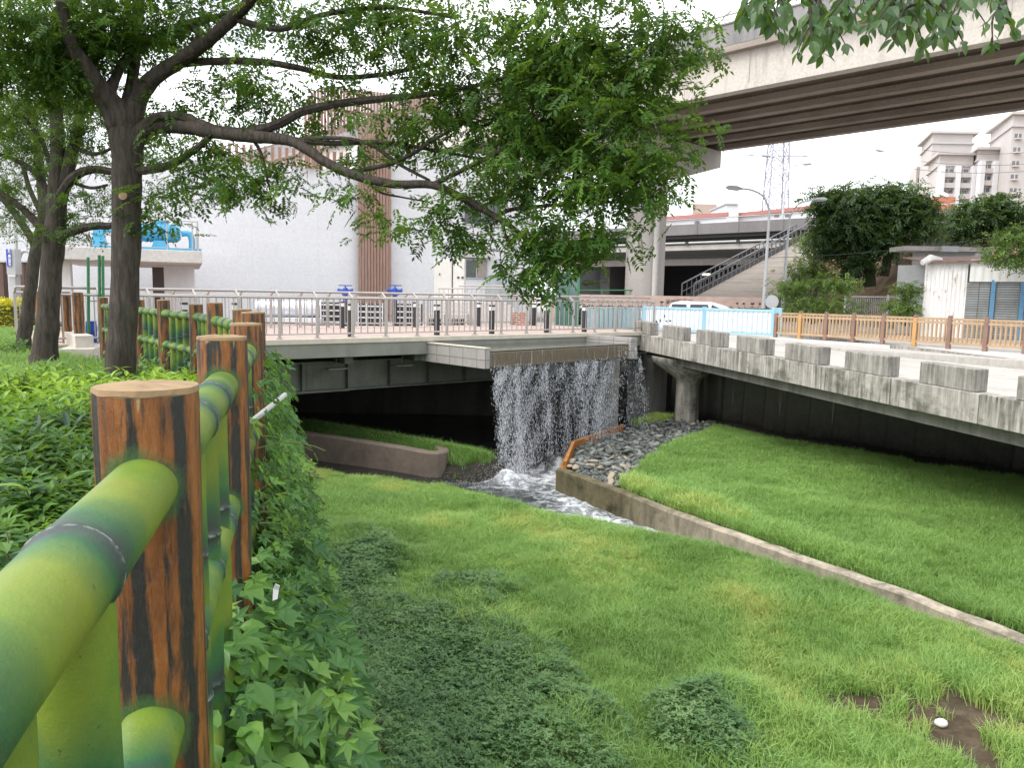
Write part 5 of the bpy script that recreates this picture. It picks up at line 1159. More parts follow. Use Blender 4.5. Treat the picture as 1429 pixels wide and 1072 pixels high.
uvbox(m.build('bricks',M_BRICK,u_)); 
M_VALVE=plain('deep_blue_paint',(.02,.06,.33),.35,0,.1,4)
for x,la in ((482,'blue valve with a handwheel left of the brown slatted column'),(551,'blue valve with a handwheel right of the brown slatted column')):
    vt=thing('blue_valve',la,'valve',at(x,460,32.5)); c=at(x,404,32.5)
    MB().lathe([(.10,-.5),(.10,-.25),(.16,-.24),(.16,-.16),(.10,-.15),(.12,-.02),(.09,.06),(.04,.1)],c,14).build('body',M_VALVE,vt,True)
    m=MB(); m.tube([c+V(-.32,0,-.05),c+V(-.26,0,-.05)],.10,12); m.tube([c+V(.26,0,-.05),c+V(.32,0,-.05)],.10,12); m.tube([c+V(-.28,0,-.05),c+V(.28,0,-.05)],.07,10); m.build('flange',M_VALVE,vt,True)
    m=MB(); m.tube([c+V(.28*math.cos(a),.28*math.sin(a),.17) for a in np.linspace(0,6.283,17)],.02,6,False); m.tube([c+V(-.28,0,.17),c+V(.28,0,.17)],.014,6); m.tube([c+V(0,-.28,.17),c+V(0,.28,.17)],.014,6); m.tube([c,c+V(0,0,.2)],.025,8); m.build('handwheel',M_VALVE,vt,True)
    MB().tube([V(c.x,c.y,-.1),V(c.x,c.y,c.z-.48)],.10,10).build('riser_pipe',M_BLK,vt,True)
M_GRNP=plain('green_paint',(.05,.20,.09),.45,0,.12,3)
gp=thing('green_pole_frame','tall thin green pole frame standing beside the left end of the footbridge','pole frame',at(135,465,16.6))
for x,y0 in ((123,359),(138.5,356),(143.5,357)): a=at(x,470,16.6); b=at(x,y0,16.6); MB().tube([V(a.x,a.y,0),b],.032,8).build('pole',M_GRNP,gp,True)
m=MB(); m.tube([at(123,364,16.6),at(138.5,362,16.6)],.012,6); m.tube([at(123,420,16.6),at(143,420,16.6)],.014,6); m.build('cross_tie',M_STEEL,gp)
q=at(127.5,458,16.9); m=MB(); m.lathe([(.0,0),(.10,0),(.115,.1),(.115,.3),(.12,.32),(.12,.36),(.115,.38),(.105,.55),(.0,.56)],V(q.x,q.y,.12),14); tag(m.build('blue_barrel',M_VALVE,smooth=True),'small blue barrel behind the green pole frame above the steps','barrel')
# steps
M_STEP=concrete('pale_step_concrete',(.52,.47,.42),(.3,.27,.24),.4,(1,1,1),1,.5,.15)
st_=MB(); 
for i in range(2):
    a=at(83+i*22,498-i*16,14.9+i*.25); b=at(131,494-i*16,15.1+i*.25); z1=.20+i*.25
    dx=(b-a); dx.z=0; n=V(-dx.y,dx.x,0).normalized()
    st_.hexa([V(p.x,p.y,-.1) for p in (a,b,b+n*1.6,a+n*1.6)],[V(p.x,p.y,z1) for p in (a,b,b+n*1.6,a+n*1.6)])
tag(st_.build('concrete_steps',M_STEP,bevel=.015),'two pale concrete steps up to the left end of the footbridge','steps')
# far left: control box with blue sign, pipes, posts, hedge
cb=thing('control_box','grey control box on a pole with a vertical blue sign at the left edge','control box',at(16,400,27))
m=MB(); boxat(m,9.5,22,347,383,27,.35); m.build('box',M_GREYP,cb,bevel=.01)
m=MB(); boxat(m,14,23,386,425,27.1,.3,0); m.build('plinth',M_GREYP,cb)
m=MB(); a=at(21.5,400,27.45); b=at(21.5,300,27.45); m.tube([V(a.x,a.y,0),b],.06,8); m.build('pole',M_GREYP,cb,True)
m=MB(); m.tube(spline([at(22,352,27.4),at(23,338,27.4),at(31,336,27.4),at(37,343,27.4),at(38,350,27.4)],5),.03,6); m.build('conduit',M_GREYP,cb,True)
m=MB(); boxat(m,9.8,15.6,347.5,371.5,26.96,.036); sg=m.build('sign',plain('blue_sign',(.03,.05,.42),.4),cb)
def text(s,loc,size,rot,mat,name,parent,ext=.004,vert=False,thick=0.0):
    cu=bpy.data.curves.new(name,'FONT'); cu.body='\n'.join(s) if vert else s; cu.size=size; cu.extrude=ext; cu.offset=thick; cu.align_x='CENTER'; cu.space_line=.95
    o=bpy.data.objects.new(name,cu); o.data.materials.append(mat); COL.objects.link(o); o.location=loc; o.rotation_euler=rot
    dg=bpy.context.evaluated_depsgraph_get(); me=bpy.data.meshes.new_from_object(o.evaluated_get(dg)); bpy.data.objects.remove(o)
    o=link(name,me,mat,None); o.location=loc; o.rotation_euler=rot; attach(o,parent); return o
M_WTXT=plain('white_lettering',(.8,.8,.8),.5,0,0)
text('大業用心忠公',at(12.7,351,26.94),.105,(R(90),0,0),M_WTXT,'lettering',sg,.003,True,.003)
M_BRN=plain('brown_painted_post',(.11,.065,.05),.55,0,.15,3)
for x0,x1,y0,la in ((-3,6.5,366,'brown square post at the left edge beside the control box'),(30,35.5,366,'brown square post between the control box and the leaning tree')):
    u_=thing('square_post',la,'post',at(x0,410,28)); m=MB(); boxat(m,x0,x1,y0,420,28,.25,-.1); m.build('shaft',M_BRN,u_); m=MB(); boxat(m,x0-1,x1+1,y0-2,y0-.1,27.95,.35); m.build('cap',M_GREYP,u_)
cp2=MB(); cp2.tube(spline([V(at(26,420,28.5).x,28.5,0),at(26,375,28.5),at(28,356,28.5),at(34,350,28.5),at(42,352,28.5)],6),.07,10); tag(cp2.build('grey_vent_pipe',M_GREYP,smooth=True),'grey curved vent pipe just right of the control box','pipe')
M_YEL=leafmat('yellow_hedge_leaf',(.30,.28,.012),(.55,.50,.02),(.72,.66,.04),.3,.5)
hd=thing('yellow_hedge','bright yellow leaved hedge at the left edge behind the tree trunks','hedge',V(at(10,458,24).x,24.5,0))
cs=[]; a=at(-60,458,24.2); b=at(33,458,24.6)
for _ in range(1500): t=random.random(); p=a.lerp(b,t); cs.append(V(p.x,p.y+random.uniform(0,1.2),random.uniform(.05,.98)))
crown_mesh(cs,'foliage',M_YEL,hd,9,.12,.07,.5,.5,.2,-.3)
MB().box(((a.x+b.x)/2,24.95,.4),((b.x-a.x)*.95,.7,.7)).build('stems',plain('hedge_core',(.06,.07,.015),.9,0,.3,8),hd)
# ---------------- flyover ----------------
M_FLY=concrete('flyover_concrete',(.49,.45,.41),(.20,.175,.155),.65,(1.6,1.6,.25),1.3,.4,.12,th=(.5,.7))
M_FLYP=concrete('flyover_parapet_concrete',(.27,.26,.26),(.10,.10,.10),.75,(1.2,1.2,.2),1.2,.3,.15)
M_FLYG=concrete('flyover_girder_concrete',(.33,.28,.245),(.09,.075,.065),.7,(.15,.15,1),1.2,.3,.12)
ZS=10.4
n0,n1=onz(950,143,ZS),onz(1400,52.8,ZS); f0,f1=onz(1007,210,ZS),onz(1429,154,ZS)
fd=((n0-n1).normalized()+(f0-f1).normalized()).normalized(); fn=V(fd.y,-fd.x,0)      # fd: towards the left and away; fn: to the right
if (f0-n0).dot(fn)<0: fn=-fn
NM=(n0+n1)/2; FW=((f0+f1)/2-NM).dot(fn); print('flyover',n0,n1,f0,f1,'width',FW)
def fp(s,t,z): q=NM+fd*s+fn*t; return V(q.x,q.y,z)
fo_=thing('flyover','concrete highway flyover with pale fascia and dark girders crossing the top right','flyover',fp(0,FW/2,ZS))
SA,SB=-45,60
def fbox(m,t0,t1,z0,z1,s0=SA,s1=SB): m.hexa([fp(s0,t0,z0),fp(s0,t1,z0),fp(s1,t1,z0),fp(s1,t0,z0)],[fp(s0,t0,z1),fp(s0,t1,z1),fp(s1,t1,z1),fp(s1,t0,z1)])
GH=1.62
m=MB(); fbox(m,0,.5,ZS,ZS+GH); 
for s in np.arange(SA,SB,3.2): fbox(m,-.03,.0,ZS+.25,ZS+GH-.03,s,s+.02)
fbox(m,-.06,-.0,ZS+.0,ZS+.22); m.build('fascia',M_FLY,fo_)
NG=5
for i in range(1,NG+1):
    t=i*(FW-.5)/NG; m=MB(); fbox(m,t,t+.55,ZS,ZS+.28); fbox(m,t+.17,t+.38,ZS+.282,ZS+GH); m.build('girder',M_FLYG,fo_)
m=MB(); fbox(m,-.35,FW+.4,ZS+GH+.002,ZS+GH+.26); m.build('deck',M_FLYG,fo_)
for t in (-.36,FW+.16):
    m=MB(); fbox(m,t,t+.25,ZS+GH+.262,ZS+GH+1.15); fbox(m,t-.05,t+.3,ZS+GH+1.152,ZS+GH+1.22)
    for s in np.arange(SA,SB,6): fbox(m,t-.012,t-.001,ZS+GH+.27,ZS+GH+1.14,s,s+.04)
    m.build('parapet',M_FLYP,fo_)
m=MB()
for t in (-.2,): m.tube([fp(SA,t,ZS+GH+1.6),fp(SB,t,ZS+GH+1.6)],.045,6)
for s in np.arange(SA,SB,2.5): m.tube([fp(s,-.2,ZS+GH+1.2),fp(s,-.2,ZS+GH+1.6)],.035,6)
m.build('guard_rail',M_GREYP,fo_)
# diaphragms
for s in np.arange(SA+5,SB,15): m=MB(); fbox(m,.502,FW-.2,ZS+.5,ZS+GH,s,s+.3); m.build('diaphragm',M_FLYG,fo_)
# pier under the centre line, seen at column 900
d=ray(899,400); q0_=fp(0,FW*.47,0); sp=(q0_.y*d.x-q0_.x*d.y)/(fd.x*d.y-fd.y*d.x); pc=fp(sp,FW*.47,0); print('pier',pc)
pr=thing('flyover_pier','round pale concrete pier with a hammerhead cap holding up the flyover','pier',pc)
rp_=26.5*pc.y/FPX
M_PIER=concrete('pier_concrete',(.43,.40,.375),(.26,.24,.22),.5,(1,1,.3),1,.5,.12)
m=MB(); m.lathe([(rp_,-.2),(rp_,ZS-2.2),(rp_*1.05,ZS-1.9)],(pc.x,pc.y,0),32); m.build('shaft',M_PIER,pr,True)
m=MB(); hw=FW/2+.3; w2=.95
def cpnt(t,w,z): q=pc+fn*t+fd*w; return V(q.x,q.y,z)
prof=[(-hw,ZS-.55),(-hw,ZS-.9),(-1.4,ZS-2.3),(1.4,ZS-2.3),(hw,ZS-.95),(hw,ZS-.03),(-hw,ZS-.03)]
prof=[(-hw,ZS-1.0),(-1.5,ZS-2.2),(1.5,ZS-2.2),(hw,ZS-1.0),(hw,ZS-.04),(-hw,ZS-.04)]
vs=[cpnt(t,-w2,z) for t,z in prof]+[cpnt(t,w2,z) for t,z in prof]; n=len(prof)
m.add(vs,[tuple(range(n)),tuple(range(2*n-1,n-1,-1))]+[(i,i+n,(i+1)%n+n,(i+1)%n) for i in range(n)]); m.build('cap',M_PIER,pr)
a=at(916,300,pc.y-rp_-.12); b=at(913,413,pc.y-rp_-.12); MB().tube([V(b.x,b.y,0),V(b.x,b.y,ZS-1.6)],.16,10).build('drain_pipe',M_PLATF,pr,True)
# ---------------- background roads and viaduct ----------------
M_DARKC=concrete('dark_viaduct_concrete',(.075,.073,.073),(.06,.058,.056),.6,(.5,.5,1),1,.3,.1)  # concrete coloured darker to imitate the shade below the viaduct
M_VPAR=concrete('viaduct_parapet_concrete',(.20,.19,.19),(.09,.09,.09),.6,(.5,.5,.2),1,.3,.1)
A=at(780,326,81); B=at(1420,290,54); zp=at(929,318,75).z
vd=(B-A); vd.z=0; vl=vd.length; vd=vd.normalized(); vn_=V(-vd.y,vd.x,0)
def vp(s,t,z): q=A+vd*s+vn_*t; return V(q.x,q.y,z)
va=thing('viaduct','dark concrete viaduct passing behind the flyover pier and the lamp posts','viaduct',vp(vl/2,4,0))
def vbox(m,s0,s1,t0,t1,z0,z1): m.hexa([vp(s0,t0,z0),vp(s1,t0,z0),vp(s1,t1,z0),vp(s0,t1,z0)],[vp(s0,t0,z1),vp(s1,t0,z1),vp(s1,t1,z1),vp(s0,t1,z1)])
m=MB(); vbox(m,-5,vl,0,.3,zp-.95,zp)
for s in np.arange(0,vl,4): vbox(m,s,s+.06,-.04,-.001,zp-.9,zp-.02)
m.build('parapet',M_VPAR,va)
m=MB(); vbox(m,-5,vl,.31,14,zp-1.25,zp-.9); m.build('deck',M_DARKC,va)
for t in (1,3.5,6,8.5,11): m=MB(); vbox(m,-5,vl,t,t+.6,zp-3.0,zp-1.252); m.build('girder',M_DARKC,va)
m=MB(); vbox(m,-5,vl-14,2.2,3.2,zp-3.6,zp-3.002); m.build('cap_beam',M_PIER,va)
m=MB(); vbox(m,-5,vl-8,.0,.5,zp-2.35,zp-1.9); m.build('pipe_tray',M_PIER,va)
m=MB(); m.tube([vp(-5,-.15,zp-1.7),vp(vl-12,-.15,zp-1.7)],.09,8); m.tube([vp(-5,.5,zp+.5),vp(vl,.5,zp+.5)],.04,6); m.build('pipe',M_GREYP,va,True)
for s in np.arange(0,vl-12,5): m=MB(); vbox(m,s,s+.3,-.28,-.02,zp-1.85,zp-1.6); m.build('bracket',M_BLK,va)
for s in np.arange(2,vl,2.5): pass
m=MB(); vbox(m,-8,vl-12,13,13.6,-.2,zp-1.3); m.build('back_wall',plain('underpass_shade_black',(.03,.03,.033),.9),va)  # back wall painted black to stand in for the unlit depth of the underpass
for s in (3,26): 
    m=MB(); vbox(m,s,s+1.2,3.5,12.5,-.2,zp-3.602); m.build('pier_wall',M_DARKC,va)
m=MB(); vbox(m,vl-15,vl-14,.5,13.6,-.2,zp-1.3); m.build('pier_wall',M_DARKC,va)
m=MB(); q=at(984,383,79); m.box(q,(1.0,.5,.25),0); ul=m.build('underpass_lamp',plain('lamp_casing',(.5,.5,.48),.4)); tag(ul,'small lit lamp under the dark viaduct','lamp')
me_=bpy.data.materials.new('lamp_light'); me_.use_nodes=True; me_.node_tree.nodes['Principled BSDF'].inputs['Emission Color'].default_value=(1,.95,.8,1); me_.node_tree.nodes['Principled BSDF'].inputs['Emission Strength'].default_value=1.5
m=MB(); m.box(q-V(0,.255,0),(.9,.01,.2),0); m.build('lens',me_,ul)
# bank lined with stone and the stair with railings
M_STONE=tiled('stone_lining',(.25,.215,.185),(.27,.24,.21),.5,.3,.5,.03,.12,.9)
e0,e1=at(968,415,56),at(1128,330,63); g0,g1=at(1085,415,52),at(1150,350,57)
em=MB(); em.add([e0,g0,g1,e1,V(e0.x,e0.y,-.3),V(g0.x,g0.y,-.3),V(g1.x,g1.y,-.3),V(e1.x,e1.y,-.3)],[(0,1,2,3),(4,7,6,5),(0,4,5,1),(1,5,6,2),(2,6,7,3),(3,7,4,0)])
o=em.build('stone_bank',M_STONE); o.data.uv_layers.new(name='uv'); 
for p in o.data.polygons:
    for li in p.loop_indices: c=o.data.vertices[o.data.loops[li].vertex_index].co; o.data.uv_layers[0].data[li].uv=(c.x*.8+c.y*.5,c.z*1.3)
tag(o,'sloping stone lined bank below the outdoor stair','bank')
M_BLKG=plain('dark_grey_steel',(.16,.16,.165),.5)
sr=thing('outdoor_stair','long outdoor stair with dark steel railings climbing to the viaduct','stair',e0)
m=MB(); ns=26; off=V(-.5,.8,0)*1.3
for i in range(ns):
    a=e0.lerp(e1,i/ns); b=e0.lerp(e1,(i+1)/ns); m.hexa([V(p.x,p.y,a.z-1.2) for p in (a,b,b+off,a+off)],[V(p.x,p.y,b.z-.1) for p in (a,b,b+off,a+off)])
m.build('steps',M_DARKC,sr)
for of in (V(0,0,0),off):
    m=MB(); m.tube([e0+of+V(0,0,1.0),e1+of+V(0,0,1.05)],.06,6); m.tube([e0+of+V(0,0,.4),e1+of+V(0,0,.4)],.03,6)
    for i in range(0,ns+1): a=e0.lerp(e1,i/ns)+of; m.tube([a+V(0,0,-.2),a+V(0,0,1.0)],.03 if i%4 else .06,5)
    m.build('railing',M_BLKG,sr)
# lamps
M_LAMPP=plain('galvanised_lamp_pole',(.50,.51,.52),.45,.3,.06,3)
def lamp(x,yb,yt,Y,arms,label,xt=None,rb=.11):
    b=at(x,yb,Y); t=at(xt if xt else x,yt,Y); l=thing('street_lamp',label,'street lamp',V(b.x,b.y,0))
    MB().tube([V(b.x,b.y,-.2),V(b.x+(t.x-b.x)*.4,b.y,(b.z+t.z)/2),t],[rb,rb*.8,rb*.55],10).build('pole',M_LAMPP,l,True)
    for ax,ay in arms:
        e=at(ax,ay,Y); mid=V(t.x+(e.x-t.x)*.25,t.y,t.z+(e.z-t.z)*.65); P=spline([t,mid,V(t.x+(e.x-t.x)*.62,t.y,t.z+(e.z-t.z)*.93),e],5); MB().tube(P,rb*.45,8).build('arm',M_LAMPP,l,True)
        dr=(e-P[-3]).normalized(); m=MB(); m.tube([e-dr*.1,e+dr*.15,e+dr*.6,e+dr*.75],[.05,.13,.12,.04],8); m.build('lamp_head',M_GREYP,l,True)
lamp(1063,470,292,40,[(1033,263)],'single armed street lamp in front of the stone bank',1074)
lamp(1094,392,304,47,[(1137,279)],'single armed street lamp with its arm behind the dark tree clump',1102)
lamp(1090,327,246,68,[(1074,218),(1121,229)],'double armed street lamp standing on the viaduct',1097,.13)
lamp(1239,275,232,75,[(1232,211)],'distant street lamp rising above the dark tree clump',1241,.1)
# pylon
py=thing('transmission_tower','pale lattice transmission tower behind the street lamps','pylon',at(1080,300,190))
Yp=190; m=MB(); bz=at(1080,320,Yp)
def pyp(fx,fy,z):  # half-width shrinks with height
    w_=2.6-(z-bz.z)*.033; return V(bz.x+fx*w_,bz.y+fy*w_,z)
zs_=[bz.z+i*4.2 for i in range(11)]; ztop=zs_[-1]
for fx,fy in ((-1,-1),(1,-1),(1,1),(-1,1)): m.bar(pyp(fx,fy,zs_[0]-18),pyp(fx,fy,ztop),.30,.30)
for a,b in zip(zs_[:-1],zs_[1:]):
    for c1,c2 in (((-1,-1),(1,-1)),((1,-1),(1,1)),((-1,1),(1,1)),((-1,-1),(-1,1))):
        m.bar(pyp(*c1,a),pyp(*c2,b),.16,.16); m.bar(pyp(*c2,a),pyp(*c1,b),.16,.16); m.bar(pyp(*c1,a),pyp(*c2,a),.14,.14)
m.build('lattice',plain('pale_steel',(.33,.33,.40),.5,.2),py)
for i,z in enumerate((zs_[4],zs_[6]+1.5,zs_[8]+1)):
    m=MB(); m.bar(V(bz.x-7.5,bz.y,z+.8),V(bz.x+7.5,bz.y,z+.8),.22,.22); m.bar(V(bz.x-7.5,bz.y,z+.8),V(bz.x,bz.y,z+2.2),.15,.15); m.bar(V(bz.x+7.5,bz.y,z+.8),V(bz.x,bz.y,z+2.2),.15,.15); m.build('cross_arm',bpy.data.materials['pale_steel'],py)
# distant buildings
M_FAR=plain('far_cream_wall',(.46,.43,.415),.7,0,.04,.3); M_FARW=plain('far_white_wall',(.60,.60,.62),.6,0,.03,.3); M_RED=plain('red_roof_edge',(.38,.16,.145),.6); M_FG=plain('far_window',(.13,.135,.15),.2,0,.2,.5,.5); M_FARG=plain('far_grey_wall',(.34,.325,.335),.7,0,.05,.3)  # far window glass lightened to paint in distance haze
lw=thing('long_white_building','long white industrial building with a red roof edge above the viaduct','building',at(1030,312,105))
for x0,x1,ya,yb in ((915,1012,306,299),(1028,1145,300,288)):
    a=at(x0,330,105);b=at(x1,330,100); za=at(x0,ya,105).z; zb=at(x1,yb,100).z
    m=MB(); m.add([V(a.x,a.y,-.3),V(b.x,b.y,-.3),V(b.x,b.y,zb),V(a.x,a.y,za),V(a.x,a.y+12,-.3),V(b.x,b.y+12,-.3),V(b.x,b.y+12,zb),V(a.x,a.y+12,za)],[(0,1,2,3),(5,4,7,6),(3,2,6,7),(1,5,6,2),(4,0,3,7)]); m.build('wall',M_FARW,lw)
    m=MB(); m.bar(V(a.x-.2,a.y-.15,za),V(b.x+.2,b.y-.15,zb),.5,.5); m.build('roof_edge',M_RED,lw)
m=MB(); boxat(m,1012,1029,285,330,104,8,-.3); m.build('stair_tower',M_FARW,lw); m=MB(); boxat(m,1011.5,1029.8,283.5,285.3,103.8,8.4); m.build('tower_cap',M_FARG,lw)
for x in (973,1085,1100): m=MB(); boxat(m,x-2.5,x+2.5,308 if x<1000 else 299,313 if x<1000 else 303,99.6 if x>1000 else 101.6,.6); m.build('window',M_FG,lw)
def block(name,label,x0,x1,y0,Y,dep,mat,floors,cols,yb=330,corn=True,wx0=.08,wx1=.92,wh=.58,skew=0.0,ytop=None):
    a=at(x0,yb,Y); b=at(x1,yb,Y+skew); z1=at(x0,y0,Y).z; t=thing(name,label,'building',V(a.x,a.y,0))
    m=MB(); m.hexa([V(a.x,a.y,-.3),V(b.x,b.y,-.3),V(b.x+dep*.35,b.y+dep,-.3),V(a.x+dep*.35,a.y+dep,-.3)],[V(a.x,a.y,z1),V(b.x,b.y,z1),V(b.x+dep*.35,b.y+dep,z1),V(a.x+dep*.35,a.y+dep,z1)]); m.build('wall',mat,t)
    if corn:
        e=.7; m=MB()
        for zz,ee,hh in ((z1+.003,.8,.5),(z1-2.2,.35,.35)): m.hexa([V(a.x-ee,a.y-ee,zz),V(b.x+ee,b.y-ee,zz),V(b.x+dep*.35+ee,b.y+dep+ee,zz),V(a.x+dep*.35-ee,a.y+dep+ee,zz)],[V(a.x-ee,a.y-ee,zz+hh),V(b.x+ee,b.y-ee,zz+hh),V(b.x+dep*.35+ee,b.y+dep+ee,zz+hh),V(a.x+dep*.35-ee,a.y+dep+ee,zz+hh)])
        m.build('cornice',M_FAR,t)
    zb=at(x0,yb-8,Y).z; fh=(z1-2.4-zb)/max(floors,1)
    for f in range(floors):
        for c in range(cols):
            u0=wx0+(wx1-wx0)*(c+.12)/cols; u1=wx0+(wx1-wx0)*(c+.88)/cols; p=a.lerp(b,u0);q=a.lerp(b,u1); z=zb+fh*f+fh*.24
            m=MB(); m.hexa([V(p.x,p.y-.05,z),V(q.x,q.y-.05,z),V(q.x,q.y-.003,z),V(p.x,p.y-.003,z)],[V(p.x,p.y-.05,z+fh*wh),V(q.x,q.y-.05,z+fh*wh),V(q.x,q.y-.003,z+fh*wh),V(p.x,p.y-.003,z+fh*wh)]); w_=m.build('window',M_FG,t)
            m=MB(); cc=(p+q)/2; m.bar(V(cc.x,cc.y-.08,z),V(cc.x,cc.y-.08,z+fh*wh),.18,.06); m.bar(V(p.x,p.y-.3,z-.1),V(q.x,q.y-.3,z-.1),.6,.25); m.build('frame',M_FAR,w_)
        if cols>1:
            for uu in ((wx0-.05,(wx0+wx1)/2,wx1+.05) if f==0 and corn else ()): m=MB(); p=a.lerp(b,uu); m.bar(V(p.x,p.y-.66,-.3),V(p.x,p.y-.66,z1-2.3),.9,1.3,(0,1,0)); m.build('pilaster',M_FARW,t)
            m=MB(); z=zb+fh*f; p=a.lerp(b,wx0);q=a.lerp(b,wx1); m.bar(V(p.x,p.y-.5,z+.5),V(q.x,q.y-.5,z+.5),1.0,1.0); m.build('balcony',M_FAR,t)
    return t,a,b,z1
block('apartment_building','square stair tower of the cream apartment block with an overhanging flat roof',1291,1346,186,175,14,M_FAR,0,0,corn=True)
block('apartment_building','cream apartment block with dark balcony windows just left of the tall one',1305,1352,216,160,12,M_FAR,4,2,yb=300)
block('apartment_building','cream apartment block with stacked balconies between its neighbours',1358,1403,209,158,14,M_FAR,4,2,yb=300,wx0=.12,wx1=.85)
block('apartment_building','tallest grey and cream apartment block at the right edge',1402,1475,160,150,16,M_FAR,6,1,yb=300,wx0=.03,wx1=.2,wh=.35)
block('apartment_building','small low cream building left of the apartment stair tower',1275,1290,232,190,10,M_FAR,3,1,yb=290,corn=False)
block('apartment_building','small distant beige building behind the long white building',965,997,284,220,12,plain('far_beige_wall',(.42,.33,.28),.7),2,3,yb=320,corn=False)
block('brick_building','orange brick building with a white dome roof tank behind the tree clump',1300,1331,274,115,9,plain('far_orange_brick',(.42,.17,.11),.8),0,0,yb=310,corn=False)
m=MB(); q=at(1318,273,117); m.ball(q+V(0,2,0),(1.6,1.6,.9),12,8); tag(m.build('roof_tank',M_FARW,smooth=True),'white rounded tank on the orange brick building','tank')
# ---------------- right side: walls, fences, shed ----------------
M_WHW=concrete('whitewashed_concrete',(.60,.58,.56),(.38,.36,.34),.5,(1,1,.6),1,.8,.1)
g0,g1=at(1075,472,28.2),at(1500,500,20); g0.z=g1.z=.03
m=MB(); m.hexa(*wallseg(g0,g1,.3,-.7,.03)); tag(m.build('kerb_wall',M_WHW),'long low whitewashed wall below the brown fence','wall')
M_FBR=plain('brown_fence_paint',(.21,.13,.10),.5,0,.12,4); M_FOR=plain('orange_brown_fence_paint',(.44,.25,.10),.5,0,.15,4); M_FTAN=plain('tan_baluster_paint',(.37,.255,.155),.5,0,.15,4)
def wfence(P,Q,label,n,orange,z=.03,h=.9):
    t=thing('wooden_fence',label,'fence',(P+Q)/2)
    for i in range(n+1):
        q=P.lerp(Q,i/n); m=MB(); m.box((q.x,q.y,z+h/2),(.12,.12,h),math.atan2((Q-P).y,(Q-P).x)); m.box((q.x,q.y,z+h+.012),(.10,.10,.02),math.atan2((Q-P).y,(Q-P).x)); m.build('post',M_FOR if i in orange else M_FBR,t,bevel=.01)
    m=MB(); 
    for zz in (h*.90,h*.20): m.bar(V(P.x,P.y,z+zz),V(Q.x,Q.y,z+zz),.06,.075)
    m.build('rail',M_FTAN,t)
    m=MB(); k=n*8
    for i in range(k):
        if i%8==0: continue
        q=P.lerp(Q,i/k); m.tube([V(q.x,q.y,z+h*.22),V(q.x,q.y,z+h*.88)],.036,6)
    m.build('balusters',M_FTAN,t)
d_=(g1-g0).normalized(); nn=V(-d_.y,d_.x,0); 
if nn.y<0: nn=-nn
def gline(x,off):
    d=ray(x,400); p=g0+nn*off; s=(p.y*d.x-p.x*d.y)/(d_.x*d.y-d_.y*d.x); return p+d_*s
wfence(gline(1086,.15),gline(1500,.15),'brown and orange timber look fence along the top of the whitewashed wall',9,(1,5),.03,.88)
wfence(gline(1086,2.4),gline(1500,2.4),'second brown timber look fence just behind the first on the far side of the path',9,(),.03,.95)
# blue panel barrier
M_LBL=plain('light_blue_steel_paint',(.27,.47,.58),.45,0,.06,3); M_POLY=plain('pale_barrier_panel',(.62,.65,.68),.35,0,.08,1.2,.4,.02)
M_POLYB=plain('barrier_bar_paint',(.42,.52,.60),.4)
ba=thing('blue_barrier','light blue steel barrier with pale panels in front of the white van','barrier',at(985,470,32))
b0,b1=at(897,461,33.8),at(1078,471,29.6); b0.z=b1.z=-.06
for k in range(2):
    p,q=b0.lerp(b1,k*.5+.004),b0.lerp(b1,k*.5+.496)
    m=MB()
    for zz in (.12,1.05): m.bar(V(p.x,p.y,zz-.06),V(q.x,q.y,zz-.06),.07,.09)
    for e in (p,q): m.bar(V(e.x,e.y,-.08),V(e.x,e.y,1.08),.11,.11)
    m.build('frame',M_LBL,ba)
    m=MB(); dd=(q-p).normalized(); no_=V(dd.y,-dd.x,0); m.hexa(*wallseg(p+dd*.08,q-dd*.08,.02,.12,.97)); m.build('panel',M_POLY,ba)
    m=MB()
    for i in range(1,14): e=p.lerp(q,i/14)+no_*.045; m.bar(V(e.x,e.y,.1),V(e.x,e.y,.98),.022,.02,no_)
    m.build('bars',M_POLYB,ba)
    if k==0:
        for (x,y,w_,h_) in ((916,449,2.5,3),(921,447,3,2.5),(927,441,2,3),(930,448,3,1.6),(935,447.5,3.5,1.6)):
            m=MB(); e=gq=at(x,y,30); d=ray(x,y); pp_=p+no_*.03; s=(pp_.y*d.x-pp_.x*d.y)/(dd.x*d.y-dd.y*d.x); e=pp_+dd*s; zc=at(x,y,e.y).z; m.bar(V(e.x,e.y,zc)-dd*w_*.03/2,V(e.x,e.y,zc)+dd*w_*.03/2,.006,h_*.03); m.build('sticker_mark',M_BLK,ba)
m=MB(); e=b1+ (b1-b0).normalized()*.12; m.box((e.x,e.y,.50),(.34,.2,1.22)); m.build('end_post',M_LBL,ba,bevel=.02)
te=thing('teal_railing','pale teal glazed railing between the footbridge and the blue barrier','railing',at(860,455,31))
a,b=at(818,456,30),at(893,461,31.5); a.z=b.z=0
m=MB()
for zz in (.12,1.0): m.bar(V(a.x,a.y,zz),V(b.x,b.y,zz),.05,.05)
for i in range(13): e=a.lerp(b,i/12); m.bar(V(e.x,e.y,-.05),V(e.x,e.y,1.0),.05,.05)
m.build('frame',plain('teal_grey_paint',(.30,.42,.42),.5),te); m=MB(); m.hexa(*wallseg(a+V(0,.05,0),b+V(0,.05,0),.02,.15,.95)); m.build('panel',plain('pale_teal_panel',(.40,.52,.55),.3),te)
# block and kerb at the trough end
m=MB(); m.hexa(*wallseg(T1-V(.2,0,0),rbp(.6,.2),.35,-.4,.06)); tag(m.build('end_kerb',M_BLOCK),'short stained kerb joining the trough to the road bridge','kerb')
